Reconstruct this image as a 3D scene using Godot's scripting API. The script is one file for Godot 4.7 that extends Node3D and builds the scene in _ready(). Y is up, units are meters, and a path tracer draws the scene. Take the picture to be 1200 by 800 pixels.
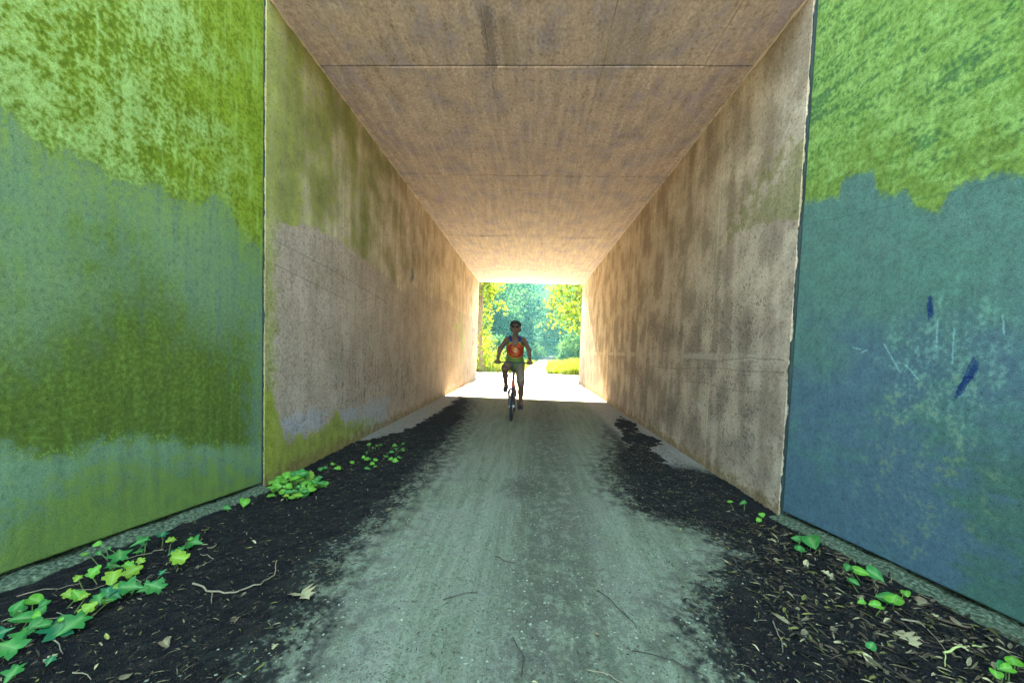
extends Node3D
# A concrete trail underpass seen from its shaded mouth: a cyclist rides out of the sunlit far end.
const XL := -2.14      # face of the left tunnel wall
const XR := 1.953      # face of the right tunnel wall
const HC := 3.884      # ceiling
const ZN := -3.0       # near mouth
const ZF := -15.3      # far mouth
const FLARE := 0.25    # wing walls open by this much per metre
var lut := PackedByteArray()
var mats := {}
var taken := {}

# ---------------------------------------------------------------- base colours (linear)
const W_GREEN := Color(0.150, 0.198, 0.004)
const W_PALE := Color(0.219, 0.307, 0.084)
const W_DEEP := Color(0.082, 0.122, 0.003)
const W_SAGE := Color(0.140, 0.206, 0.091)
const W_TEAL := Color(0.140, 0.214, 0.116)
const W_FILM := Color(0.112, 0.167, 0.028)
const W_OLIVE := Color(0.070, 0.100, 0.006)
const W_LOW := Color(0.153, 0.205, 0.028)
const W_SLATE := Color(0.098, 0.153, 0.107)
const R_LIME := Color(0.140, 0.233, 0.037)
const R_PALE := Color(0.205, 0.316, 0.079)
const R_DEEP := Color(0.060, 0.140, 0.045)
const R_OLIVE := Color(0.140, 0.205, 0.028)
const R_TEAL := Color(0.088, 0.166, 0.130)
const R_BLUE := Color(0.078, 0.134, 0.162)
const R_GREEN := Color(0.056, 0.116, 0.065)
const R_SEA := Color(0.084, 0.186, 0.135)
const R_CHALK := Color(0.186, 0.326, 0.251)
const R_FLECK := Color(0.158, 0.186, 0.074)
const T_TAN := Color(0.606, 0.458, 0.322)
const T_BROWN := Color(0.307, 0.216, 0.139)
const T_LIGHT := Color(0.720, 0.593, 0.452)
const T_ALGAE := Color(0.304, 0.324, 0.037)
const T_OLIVE := Color(0.201, 0.195, 0.041)
const T_PAINT := Color(0.505, 0.376, 0.282)
const T_PAINT2 := Color(0.408, 0.298, 0.217)
const T_DARK := Color(0.110, 0.082, 0.056)
const T_SLATE := Color(0.378, 0.354, 0.366)
const T_RUST := Color(0.307, 0.189, 0.071)
const C_TAN := Color(0.638, 0.516, 0.450)
const C_GREY := Color(0.528, 0.449, 0.426)
const C_LIGHT := Color(0.726, 0.628, 0.579)
const C_BROWN := Color(0.308, 0.224, 0.185)
const C_VIOLET := Color(0.418, 0.374, 0.473)
const G_BASE := Color(0.208, 0.219, 0.130)
const G_LIGHT := Color(0.305, 0.315, 0.197)
const G_DARK := Color(0.055, 0.055, 0.038)
const G_BROWN := Color(0.095, 0.078, 0.046)
const G_GREY := Color(0.256, 0.237, 0.172)
const G_APRON := Color(0.400, 0.350, 0.280)
const G_SOIL := Color(0.010, 0.0095, 0.008)
const S_DARK := Color(0.008, 0.0065, 0.0055)
const S_BROWN := Color(0.048, 0.034, 0.022)
const L_IVY := Color(0.010, 0.105, 0.036)
const L_IVY2 := Color(0.028, 0.140, 0.022)
const L_LIME := Color(0.090, 0.240, 0.015)
const L_YELLOW := Color(0.170, 0.260, 0.015)
const D_TAN := Color(0.330, 0.260, 0.130)
const D_BUFF := Color(0.400, 0.320, 0.160)
const D_BROWN := Color(0.150, 0.100, 0.055)
const D_YELLOW := Color(0.24, 0.22, 0.05)
const F_SUN := [Color(0.090, 0.133, 0.009), Color(0.125, 0.155, 0.009), Color(0.060, 0.107, 0.009)]
const F_GOLD := [Color(0.129, 0.133, 0.009), Color(0.103, 0.125, 0.009), Color(0.065, 0.095, 0.007)]
const F_MID := [Color(0.039, 0.090, 0.024), Color(0.052, 0.099, 0.019), Color(0.026, 0.073, 0.028)]
const F_WOOD := [Color(0.028, 0.077, 0.028), Color(0.039, 0.090, 0.026), Color(0.022, 0.065, 0.028)]
const F_GRASS := [Color(0.095, 0.129, 0.009), Color(0.138, 0.138, 0.014), Color(0.060, 0.103, 0.009)]
# where leaves grow and lie: [x, z, size, kind]
const IVY := [[-1.89, -1.28, 0.229, 0], [-1.84, -1.4, 0.264, 0], [-1.7, -1.16, 0.132, 0], [-2.0, -1.34, 0.123, 0], [-2.1, -1.51, 0.145, 1], [-2.09, -1.45, 0.107, 1], [-2.0, -1.4, 0.151, 1], [-1.99, -1.45, 0.09, 1], [-1.88, -1.38, 0.093, 1], [-2.09, -1.66, 0.082, 2], [-1.98, -1.57, 0.128, 2], [-1.91, -1.54, 0.083, 2], [-1.82, -1.48, 0.133, 2], [-1.83, -1.53, 0.122, 0], [-1.85, -1.58, 0.137, 0], [-1.95, -1.69, 0.18, 2], [-2.12, -1.87, 0.218, 0], [-1.95, -1.78, 0.177, 2], [-1.81, -1.64, 0.22, 0], [-2.11, -1.97, 0.174, 0], [-1.72, -1.67, 0.176, 0], [-1.75, -1.74, 0.076, 0], [-2.08, -2.07, 0.129, 0], [-1.96, -2.0, 0.108, 2], [-1.89, -1.98, 0.106, 0], [-1.89, -2.07, 0.186, 0], [-1.78, -1.86, 0.187, 2], [-2.3, -1.92, 0.082, 1], [-2.26, -1.83, 0.08, 1], [-2.08, -1.72, 0.135, 2]]
const RIGHT := [[1.73, -3.08, 0.076], [1.66, -3.14, 0.067], [1.75, -2.87, 0.064], [1.67, -2.77, 0.061], [1.83, -2.48, 0.168], [1.69, -2.38, 0.088], [1.78, -2.54, 0.085], [1.86, -2.23, 0.08], [1.85, -2.14, 0.102], [1.95, -2.17, 0.128], [1.82, -1.95, 0.112], [1.83, -1.92, 0.111], [1.74, -2.05, 0.075], [1.65, -1.89, 0.049], [1.69, -1.86, 0.078], [1.96, -2.0, 0.062], [1.45, -1.6, 0.056], [1.86, -1.51, 0.075], [1.86, -1.5, 0.061], [1.93, -1.54, 0.077], [1.8, -1.48, 0.06]]
const DEAD := [[1.7, -2.17, 0.093], [1.7, -2.13, 0.079], [1.55, -1.99, 0.062], [1.66, -2.28, 0.095], [1.72, -1.99, 0.09], [1.67, -1.68, 0.147], [1.4, -1.55, 0.096], [2.02, -1.8, 0.092], [1.37, -1.58, 0.064], [1.78, -1.48, 0.069], [1.64, -2.56, 0.072], [1.99, -1.96, 0.094], [1.97, -1.86, 0.059], [-1.04, -1.73, 0.208], [-1.97, -2.23, 0.099], [-1.38, -1.24, 0.049], [-1.78, -2.07, 0.059], [-1.38, -1.38, 0.046], [-1.61, -2.17, 0.052], [-1.62, -1.38, 0.049], [-1.52, -1.26, 0.031], [-0.96, -1.41, 0.041], [-1.72, -1.28, 0.06], [0.33, -1.6, 0.027], [0.06, -1.34, 0.032], [1.86, -1.65, 0.061], [1.64, -1.5, 0.067], [1.36, -1.65, 0.054], [1.35, -1.75, 0.05], [1.7, -1.81, 0.055]]
const TWIGS := [[[-1.6, -1.74], [-1.45, -1.69], [-1.35, -1.7], [-1.28, -1.77], [-1.27, -1.86], [-1.34, -1.99]], [[-1.46, -1.69], [-1.4, -1.62]], [[-1.78, -1.99], [-1.67, -1.95], [-1.7, -1.88]], [[0.38, -1.91], [0.44, -1.81], [0.47, -1.75]], [[0.47, -1.75], [0.51, -1.65]], [[0.26, -1.41], [0.34, -1.39], [0.41, -1.36]], [[-0.16, -2.17], [-0.11, -2.13], [-0.04, -2.12]], [[-0.03, -1.55], [0.02, -1.44], [0.01, -1.36]], [[1.14, -1.74], [1.11, -1.63], [1.07, -1.56]], [[1.76, -1.62], [1.88, -1.66], [2.0, -1.69]], [[1.76, -1.62], [1.69, -1.55]], [[1.76, -1.81], [1.85, -1.79]], [[1.84, -1.77], [1.77, -1.62]], [[-2.08, -1.59], [-2.01, -1.66], [-1.98, -1.74]], [[-2.27, -1.57], [-2.19, -1.64], [-2.12, -1.7]], [[-1.8, -1.35], [-1.7, -1.3]], [[-1.56, -1.22], [-1.48, -1.21]], [[0.45, -1.52], [0.61, -1.48], [0.71, -1.42]], [[-0.37, -1.76], [-0.22, -1.84]], [[-0.44, -3.49], [-0.31, -3.37]]]
const EXPOSURE := 44.0
const SKY_TOP := Color(0.56, 0.69, 0.81)
const SKY_HORIZON := Color(0.83, 0.89, 0.89)
const SKY_ENERGY := 0.265
const SUN_COLOR := Color(1.0, 0.93, 0.82)
const FOG := 0.0007
const SUN_ENERGY := 1.6

func _ready() -> void:
	# ---- camera, sky, sun, exposure
	var cam := Camera3D.new()
	cam.name = "camera"
	cam.projection = Camera3D.PROJECTION_FRUSTUM
	cam.keep_aspect = Camera3D.KEEP_HEIGHT
	cam.near = 0.05
	cam.far = 2000.0
	cam.size = 0.05 * 800.0 / 450.0
	cam.frustum_offset = Vector2(0.0, 0.05 * 32.2 / 450.0)
	cam.position = Vector3(0, 1.2, 0)
	cam.basis = Basis.from_euler(Vector3(-0.0468, 0.0466, 0.0351))
	cam.current = true
	add_child(cam)
	var env := Environment.new()
	env.tonemap_mode = Environment.TONE_MAPPER_LINEAR
	env.tonemap_exposure = EXPOSURE
	env.background_mode = Environment.BG_SKY
	var sky := Sky.new()
	var sm := ProceduralSkyMaterial.new()
	sm.sky_top_color = SKY_TOP
	sm.sky_horizon_color = SKY_HORIZON
	sm.sky_curve = 0.18
	sm.ground_bottom_color = Color(0.22, 0.25, 0.18)
	sm.ground_horizon_color = SKY_HORIZON
	sm.sun_angle_max = 25.0
	sky.sky_material = sm
	env.sky = sky
	env.background_energy_multiplier = SKY_ENERGY
	env.fog_enabled = FOG > 0.0
	env.fog_density = FOG
	env.fog_light_color = Color(0.50, 0.86, 0.93)
	env.sdfgi_enabled = true
	env.ssao_enabled = true
	env.ssil_enabled = true
	var we := WorldEnvironment.new()
	we.name = "environment"
	we.environment = env
	add_child(we)
	var sun := DirectionalLight3D.new()
	sun.name = "sun"
	sun.light_color = SUN_COLOR
	sun.light_energy = SUN_ENERGY
	sun.light_angular_distance = 0.5
	sun.shadow_enabled = true
	# from beyond the far mouth, a little to the left, 35 degrees up
	sun.basis = Basis.looking_at(Vector3(0.0015, -0.69, 1.0).normalized(), Vector3.UP)
	add_child(sun)
	lut.resize(2048)
	for i in 2048: lut[i] = int(roundf(Color(i / 2047.0, 0, 0).linear_to_srgb().r * 255.0))
	bake_all()
	build_ground()
	build_underpass()
	build_wood()
	build_bicycle()
	build_rider()
	build_plants()
	build_litter()
	build_grit()

# ---------------------------------------------------------------- small helpers
func numbered(called: String) -> String:
	var n: int = taken.get(called, 0)
	taken[called] = n + 1
	return called if n == 0 else "%s_%03d" % [called, n]

func tag(o: Node, label: String, category := "", group := "", kind := "") -> Node:
	if label: o.set_meta("label", label)
	if category: o.set_meta("category", category)
	if group: o.set_meta("group", group)
	if kind: o.set_meta("kind", kind)
	return o

func thing(called: String, label: String, category: String, at := Vector3.ZERO, group := "") -> Node3D:
	var o := Node3D.new()
	o.name = numbered(called)
	add_child(o)
	o.position = at
	tag(o, label, category, group)
	return o

func put(mesh: Mesh, called: String, mat: Material, parent: Node = null) -> MeshInstance3D:
	var o := MeshInstance3D.new()
	o.mesh = mesh
	o.material_override = mat
	if parent == null:
		o.name = numbered(called)
		add_child(o)
	else:
		o.name = called
		parent.add_child(o, true)
	return o

func lin(r: float, g: float, b: float) -> Color:
	return Color(r, g, b).linear_to_srgb()

func mat(called: String, c: Color, rough := 0.9, metal := 0.0) -> StandardMaterial3D:
	var m := StandardMaterial3D.new()
	m.resource_name = called
	m.albedo_color = c
	m.roughness = rough
	m.metallic = metal
	m.metallic_specular = 0.35
	return m

func noise(freq: float, sd: int, oct := 4, type := FastNoiseLite.TYPE_SIMPLEX_SMOOTH) -> FastNoiseLite:
	var n := FastNoiseLite.new()
	n.seed = sd
	n.noise_type = type
	n.frequency = freq
	n.fractal_octaves = oct
	return n

func nz(w: int, h: int, freq: float, sd: int, oct := 4, sx := 1, sy := 1) -> PackedByteArray:
	var im := noise(freq, sd, oct).get_image(w / sx, h / sy)
	if sx > 1 or sy > 1:
		im.resize(w, h, Image.INTERPOLATE_CUBIC)
	return im.get_data()

func curve(pts: Array, x: float) -> float:
	if x <= pts[0][0]: return pts[0][1]
	for i in range(1, pts.size()):
		if x <= pts[i][0]:
			var t: float = (x - pts[i - 1][0]) / (pts[i][0] - pts[i - 1][0])
			return lerpf(pts[i - 1][1], pts[i][1], t)
	return pts[-1][1]

func st() -> SurfaceTool:
	var s := SurfaceTool.new()
	s.begin(Mesh.PRIMITIVE_TRIANGLES)
	return s

# a quad a-b-c-d round its rim, front towards n
func quad(s: SurfaceTool, p: Array, n: Vector3, uv: Array = [], uv2: Array = []) -> void:
	var flip: bool = (p[2] - p[0]).cross(p[1] - p[0]).dot(n) < 0.0
	for k in ([0, 2, 1, 0, 3, 2] if flip else [0, 1, 2, 0, 2, 3]):
		s.set_normal(n)
		if uv: s.set_uv(uv[k])
		if uv2: s.set_uv2(uv2[k])
		s.add_vertex(p[k])

# a chamfered slab; o: lower left corner of its front face, u and v along it, n out of it; where: its place in the surface's texture, size: what the texture covers
func slab(o: Vector3, u: Vector3, v: Vector3, n: Vector3, w: float, h: float, t: float, ch: float, where := Vector2.ZERO, size := Vector2.ONE, top_drop := 0.0) -> ArrayMesh:
	var s := st()
	var at := func(a: float, b: float, d: float) -> Vector3: return o + u * a + v * (b - top_drop * a * (b / h)) - n * d
	var uvf := func(a: float, b: float) -> Vector2: return Vector2((where.x + a) / size.x, 1.0 - (where.y + b - top_drop * a * (b / h)) / size.y)
	var uv2f := func(a: float, b: float) -> Vector2: return Vector2((where.x + a) / 0.7, (where.y + b) / 0.7)
	var r0 := [[ch, ch], [w - ch, ch], [w - ch, h - ch], [ch, h - ch]]
	var r1 := [[0.0, 0.0], [w, 0.0], [w, h], [0.0, h]]
	var f := func(c: Array, d: Array, nn: Vector3):
		var p := []
		var a := []
		var b := []
		for k in 4:
			p.append(at.call(c[k][0], c[k][1], d[k]))
			a.append(uvf.call(c[k][0], c[k][1]))
			b.append(uv2f.call(c[k][0], c[k][1]))
		quad(s, p, nn, a, b)
	f.call(r0, [0.0, 0.0, 0.0, 0.0], n)
	f.call(r1, [t, t, t, t], -n)
	var dirs := [-v, u, v, -u]
	for k in 4:
		var j := (k + 1) % 4
		f.call([r0[k], r0[j], r1[j], r1[k]], [0.0, 0.0, ch, ch], (n + dirs[k]).normalized())
		f.call([r1[k], r1[j], r1[j], r1[k]], [ch, ch, t, t], dirs[k])
	return s.commit()

func box_to(s: SurfaceTool, a: Vector3, b: Vector3) -> void:
	var lo := Vector3(minf(a.x, b.x), minf(a.y, b.y), minf(a.z, b.z))
	var hi := Vector3(maxf(a.x, b.x), maxf(a.y, b.y), maxf(a.z, b.z))
	var c := func(i: int) -> Vector3: return Vector3(hi.x if i & 1 else lo.x, hi.y if i & 2 else lo.y, hi.z if i & 4 else lo.z)
	for f in [[0, 2, 6, 4, Vector3.LEFT], [1, 3, 7, 5, Vector3.RIGHT], [0, 1, 5, 4, Vector3.DOWN], [2, 3, 7, 6, Vector3.UP], [0, 1, 3, 2, Vector3.FORWARD], [4, 5, 7, 6, Vector3.BACK]]:
		quad(s, [c.call(f[0]), c.call(f[1]), c.call(f[2]), c.call(f[3])], f[4])

# a tube through pts with one radius or one per point
func tube(s: SurfaceTool, pts: Array, rad, sides := 8, closed := false) -> void:
	var rings := []
	var up := Vector3(0.3, 0.9, 0.2).normalized()
	var n := pts.size()
	for i in n:
		var d: Vector3
		if closed:
			d = pts[(i + 1) % n] - pts[(i + n - 1) % n]
		else:
			d = pts[mini(i + 1, n - 1)] - pts[maxi(i - 1, 0)]
		d = d.normalized()
		var a := d.cross(up)
		if a.length() < 0.05: a = d.cross(Vector3.RIGHT)
		a = a.normalized()
		up = a.cross(d).normalized()
		var r: float = rad[i] if rad is Array else rad
		var ring := []
		for k in sides:
			var q := TAU * k / sides
			ring.append([pts[i] + (a * cos(q) + up * sin(q)) * r, a * cos(q) + up * sin(q)])
		rings.append(ring)
	for i in (n if closed else n - 1):
		var j := (i + 1) % n
		for k in sides:
			var l := (k + 1) % sides
			var c := [rings[i][k], rings[i][l], rings[j][l], rings[j][k]]
			var flip: bool = (c[2][0] - c[0][0]).cross(c[1][0] - c[0][0]).dot(c[0][1] + c[2][1]) < 0.0
			for m in ([0, 2, 1, 0, 3, 2] if flip else [0, 1, 2, 0, 2, 3]):
				s.set_normal(c[m][1])
				s.add_vertex(c[m][0])
	if not closed:
		for e in [0, n - 1]:
			var out: Vector3 = (pts[0] - pts[1] if e == 0 else pts[n - 1] - pts[n - 2]).normalized()
			for k in sides:
				var t := [pts[e], rings[e][k][0], rings[e][(k + 1) % sides][0]]
				if (t[2] - t[0]).cross(t[1] - t[0]).dot(out) < 0.0: t = [t[0], t[2], t[1]]
				for v in t:
					s.set_normal(out)
					s.add_vertex(v)

func tube_mesh(pts: Array, rad, sides := 8, closed := false) -> ArrayMesh:
	var s := st()
	tube(s, pts, rad, sides, closed)
	return s.commit()

func ring(c: Vector3, axis: Vector3, r: float, n := 32) -> Array:
	var a := axis.cross(Vector3.UP)
	if a.length() < 0.1: a = axis.cross(Vector3.RIGHT)
	a = a.normalized()
	var b := axis.cross(a).normalized()
	var out := []
	for k in n:
		out.append(c + (a * cos(TAU * k / n) + b * sin(TAU * k / n)) * r)
	return out

# a grid sheet: f(i, j) -> position, g(position) -> linear colour
func sheet(nx: int, nzz: int, f: Callable, g: Callable) -> ArrayMesh:
	var v := PackedVector3Array()
	var c := PackedColorArray()
	var nn := PackedVector3Array()
	for j in nzz + 1:
		for i in nx + 1:
			var p: Vector3 = f.call(float(i) / nx, float(j) / nzz)
			v.append(p)
			c.append(g.call(p))
	var ix := PackedInt32Array()
	for j in nzz:
		for i in nx:
			var a := j * (nx + 1) + i
			var b := a + nx + 1
			ix.append_array([a, a + 1, b, a + 1, b + 1, b])
	nn.resize(v.size())
	var flip := (v[nx + 1] - v[0]).cross(v[1] - v[0]).y < 0.0
	for t in range(0, ix.size(), 3):
		if flip:
			var k := ix[t + 1]
			ix[t + 1] = ix[t + 2]
			ix[t + 2] = k
		var m := (v[ix[t + 2]] - v[ix[t]]).cross(v[ix[t + 1]] - v[ix[t]])
		for k in 3: nn[ix[t + k]] += m
	for k in nn.size(): nn[k] = nn[k].normalized()
	return arrays(v, nn, ix, c)

func arrays(v: PackedVector3Array, nn: PackedVector3Array, ix: PackedInt32Array, c = null) -> ArrayMesh:
	var a := []
	a.resize(Mesh.ARRAY_MAX)
	a[Mesh.ARRAY_VERTEX] = v
	a[Mesh.ARRAY_NORMAL] = nn
	a[Mesh.ARRAY_INDEX] = ix
	if c != null: a[Mesh.ARRAY_COLOR] = c
	var m := ArrayMesh.new()
	m.add_surface_from_arrays(Mesh.PRIMITIVE_TRIANGLES, a)
	return m

func tex(im: Image) -> ImageTexture:
	return ImageTexture.create_from_image(im)

# tiling grey noise for grain, dark to bright between lo and hi
func grain(size: int, freq: float, sd: int, lo: float, hi: float, oct := 4, type := FastNoiseLite.TYPE_SIMPLEX_SMOOTH) -> Image:
	var im := noise(freq, sd, oct, type).get_seamless_image(size, size)
	var d := im.get_data()
	for i in d.size():
		d[i] = int(lerpf(lo, hi, d[i] / 255.0) * 255.0)
	return Image.create_from_data(size, size, false, Image.FORMAT_L8, d)

func baked(called: String, pair: Array, relief: float, fine: Image) -> StandardMaterial3D:
	var m := mat(called, Color.WHITE, 0.92)
	m.metallic_specular = 0.3
	m.albedo_texture = tex(pair[0])
	m.heightmap_enabled = true
	m.heightmap_texture = tex(pair[1])
	m.heightmap_scale = relief
	m.detail_enabled = true
	m.detail_blend_mode = BaseMaterial3D.BLEND_MODE_MUL
	m.detail_uv_layer = BaseMaterial3D.DETAIL_UV_2
	m.detail_albedo = tex(fine)
	return m

# ---------------------------------------------------------------- surface nets for bodies
# bones: [a, b, radius at a, radius at b]
func net(bones: Array, cell: float, k: float, tint = null) -> ArrayMesh:
	var lo := Vector3.ONE * 1e9
	var hi := -lo
	for b in bones:
		var r: float = maxf(b[2], b[3]) + cell * 3.0
		for e in [b[0], b[1]]:
			lo = lo.min(e - Vector3.ONE * r)
			hi = hi.max(e + Vector3.ONE * r)
	var n := Vector3i(((hi - lo) / cell).ceil()) + Vector3i.ONE
	var f := PackedFloat32Array()
	f.resize(n.x * n.y * n.z)
	f.fill(1.0)
	for b in bones:
		var p: Vector3 = b[0]
		var ab: Vector3 = b[1] - p
		var l2 := maxf(ab.length_squared(), 1e-9)
		var r := maxf(b[2], b[3]) + k + cell * 2.0
		var i0 := Vector3i((((p.min(b[1]) - Vector3.ONE * r) - lo) / cell).floor()).clamp(Vector3i.ZERO, n - Vector3i.ONE)
		var i1 := Vector3i((((p.max(b[1]) + Vector3.ONE * r) - lo) / cell).ceil()).clamp(Vector3i.ZERO, n - Vector3i.ONE)
		for z in range(i0.z, i1.z + 1):
			for y in range(i0.y, i1.y + 1):
				var at := (z * n.y + y) * n.x
				for x in range(i0.x, i1.x + 1):
					var q := lo + Vector3(x, y, z) * cell
					var t := clampf((q - p).dot(ab) / l2, 0.0, 1.0)
					var d := q.distance_to(p + ab * t) - lerpf(b[2], b[3], t)
					var g := f[at + x]
					var h := clampf(0.5 + 0.5 * (g - d) / k, 0.0, 1.0)
					f[at + x] = lerpf(g, d, h) - k * h * (1.0 - h)
	var v := PackedVector3Array()
	var ix := PackedInt32Array()
	var where := {}
	var off := [0, 1, n.x, n.x + 1, n.x * n.y, n.x * n.y + 1, n.x * n.y + n.x, n.x * n.y + n.x + 1]
	var edges := [[0, 1], [2, 3], [4, 5], [6, 7], [0, 2], [1, 3], [4, 6], [5, 7], [0, 4], [1, 5], [2, 6], [3, 7]]
	for z in n.z - 1:
		for y in n.y - 1:
			for x in n.x - 1:
				var at := (z * n.y + y) * n.x + x
				if absf(f[at]) > cell * 2.5: continue
				var mask := 0
				for c in 8:
					if f[at + off[c]] < 0.0: mask |= 1 << c
				if mask == 0 or mask == 255: continue
				var sum := Vector3.ZERO
				var cnt := 0
				for e in edges:
					var a0: float = f[at + off[e[0]]]
					var a1: float = f[at + off[e[1]]]
					if (a0 < 0.0) != (a1 < 0.0):
						var t := a0 / (a0 - a1)
						var c0: int = e[0]
						var c1: int = e[1]
						sum += Vector3(c0 & 1, (c0 >> 1) & 1, c0 >> 2).lerp(Vector3(c1 & 1, (c1 >> 1) & 1, c1 >> 2), t)
						cnt += 1
				where[at] = v.size()
				v.append(lo + (Vector3(x, y, z) + sum / cnt) * cell)
	var step := [1, n.x, n.x * n.y]
	for at in where:
		for ax in 3:
			var a0 := f[at]
			var a1 := f[at + step[ax]]
			if (a0 < 0.0) == (a1 < 0.0): continue
			var s1: int = step[(ax + 1) % 3]
			var s2: int = step[(ax + 2) % 3]
			if not (where.has(at - s1) and where.has(at - s2) and where.has(at - s1 - s2)): continue
			var q0: int = where[at]
			var q1: int = where[at - s1]
			var q2: int = where[at - s1 - s2]
			var q3: int = where[at - s2]
			if a0 < 0.0: ix.append_array([q0, q2, q1, q0, q3, q2])
			else: ix.append_array([q0, q1, q2, q0, q2, q3])
	var nn := PackedVector3Array()
	nn.resize(v.size())
	for t in range(0, ix.size(), 3):
		var m := (v[ix[t + 2]] - v[ix[t]]).cross(v[ix[t + 1]] - v[ix[t]])
		for c in 3: nn[ix[t + c]] += m
	var col = null
	if tint != null:
		col = PackedColorArray()
		for p in v: col.append(tint.call(p))
	for c in nn.size(): nn[c] = nn[c].normalized()
	return arrays(v, nn, ix, col)

# ---------------------------------------------------------------- baked surfaces: what the concrete is stained, painted and overgrown with
func sst(a: float, b: float, x: float) -> float:
	var t := clampf((x - a) / (b - a), 0.0, 1.0)
	return t * t * (3.0 - 2.0 * t)

func finish(w: int, h: int, rgb: PackedByteArray, hh: PackedByteArray) -> Array:
	return [Image.create_from_data(w, h, false, Image.FORMAT_RGB8, rgb), Image.create_from_data(w, h, false, Image.FORMAT_L8, hh)]

# paint sprayed on a baked wall: a line of dots along pts (in pixels)
func stroke(pair: Array, pts: Array, r: float, c: Color, share: float, sd: int) -> void:
	var im: Image = pair[0]
	var n := noise(0.15, sd, 3)
	for i in pts.size() - 1:
		var a: Vector2 = pts[i]
		var b: Vector2 = pts[i + 1]
		for y in range(int(minf(a.y, b.y) - r - 2), int(maxf(a.y, b.y) + r + 3)):
			for x in range(int(minf(a.x, b.x) - r - 2), int(maxf(a.x, b.x) + r + 3)):
				if x < 0 or y < 0 or x >= im.get_width() or y >= im.get_height(): continue
				var p := Vector2(x, y)
				var d := p.distance_to(Geometry2D.get_closest_point_to_segment(p, a, b))
				var k := sst(r * 1.15, r * 0.55, d + n.get_noise_2d(x, y) * r * 0.5) * share * clampf(0.75 + n.get_noise_2d(x * 3.0, y * 3.0), 0.0, 1.0)
				if k > 0.01: im.set_pixel(x, y, im.get_pixel(x, y).lerp(c, k))

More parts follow.
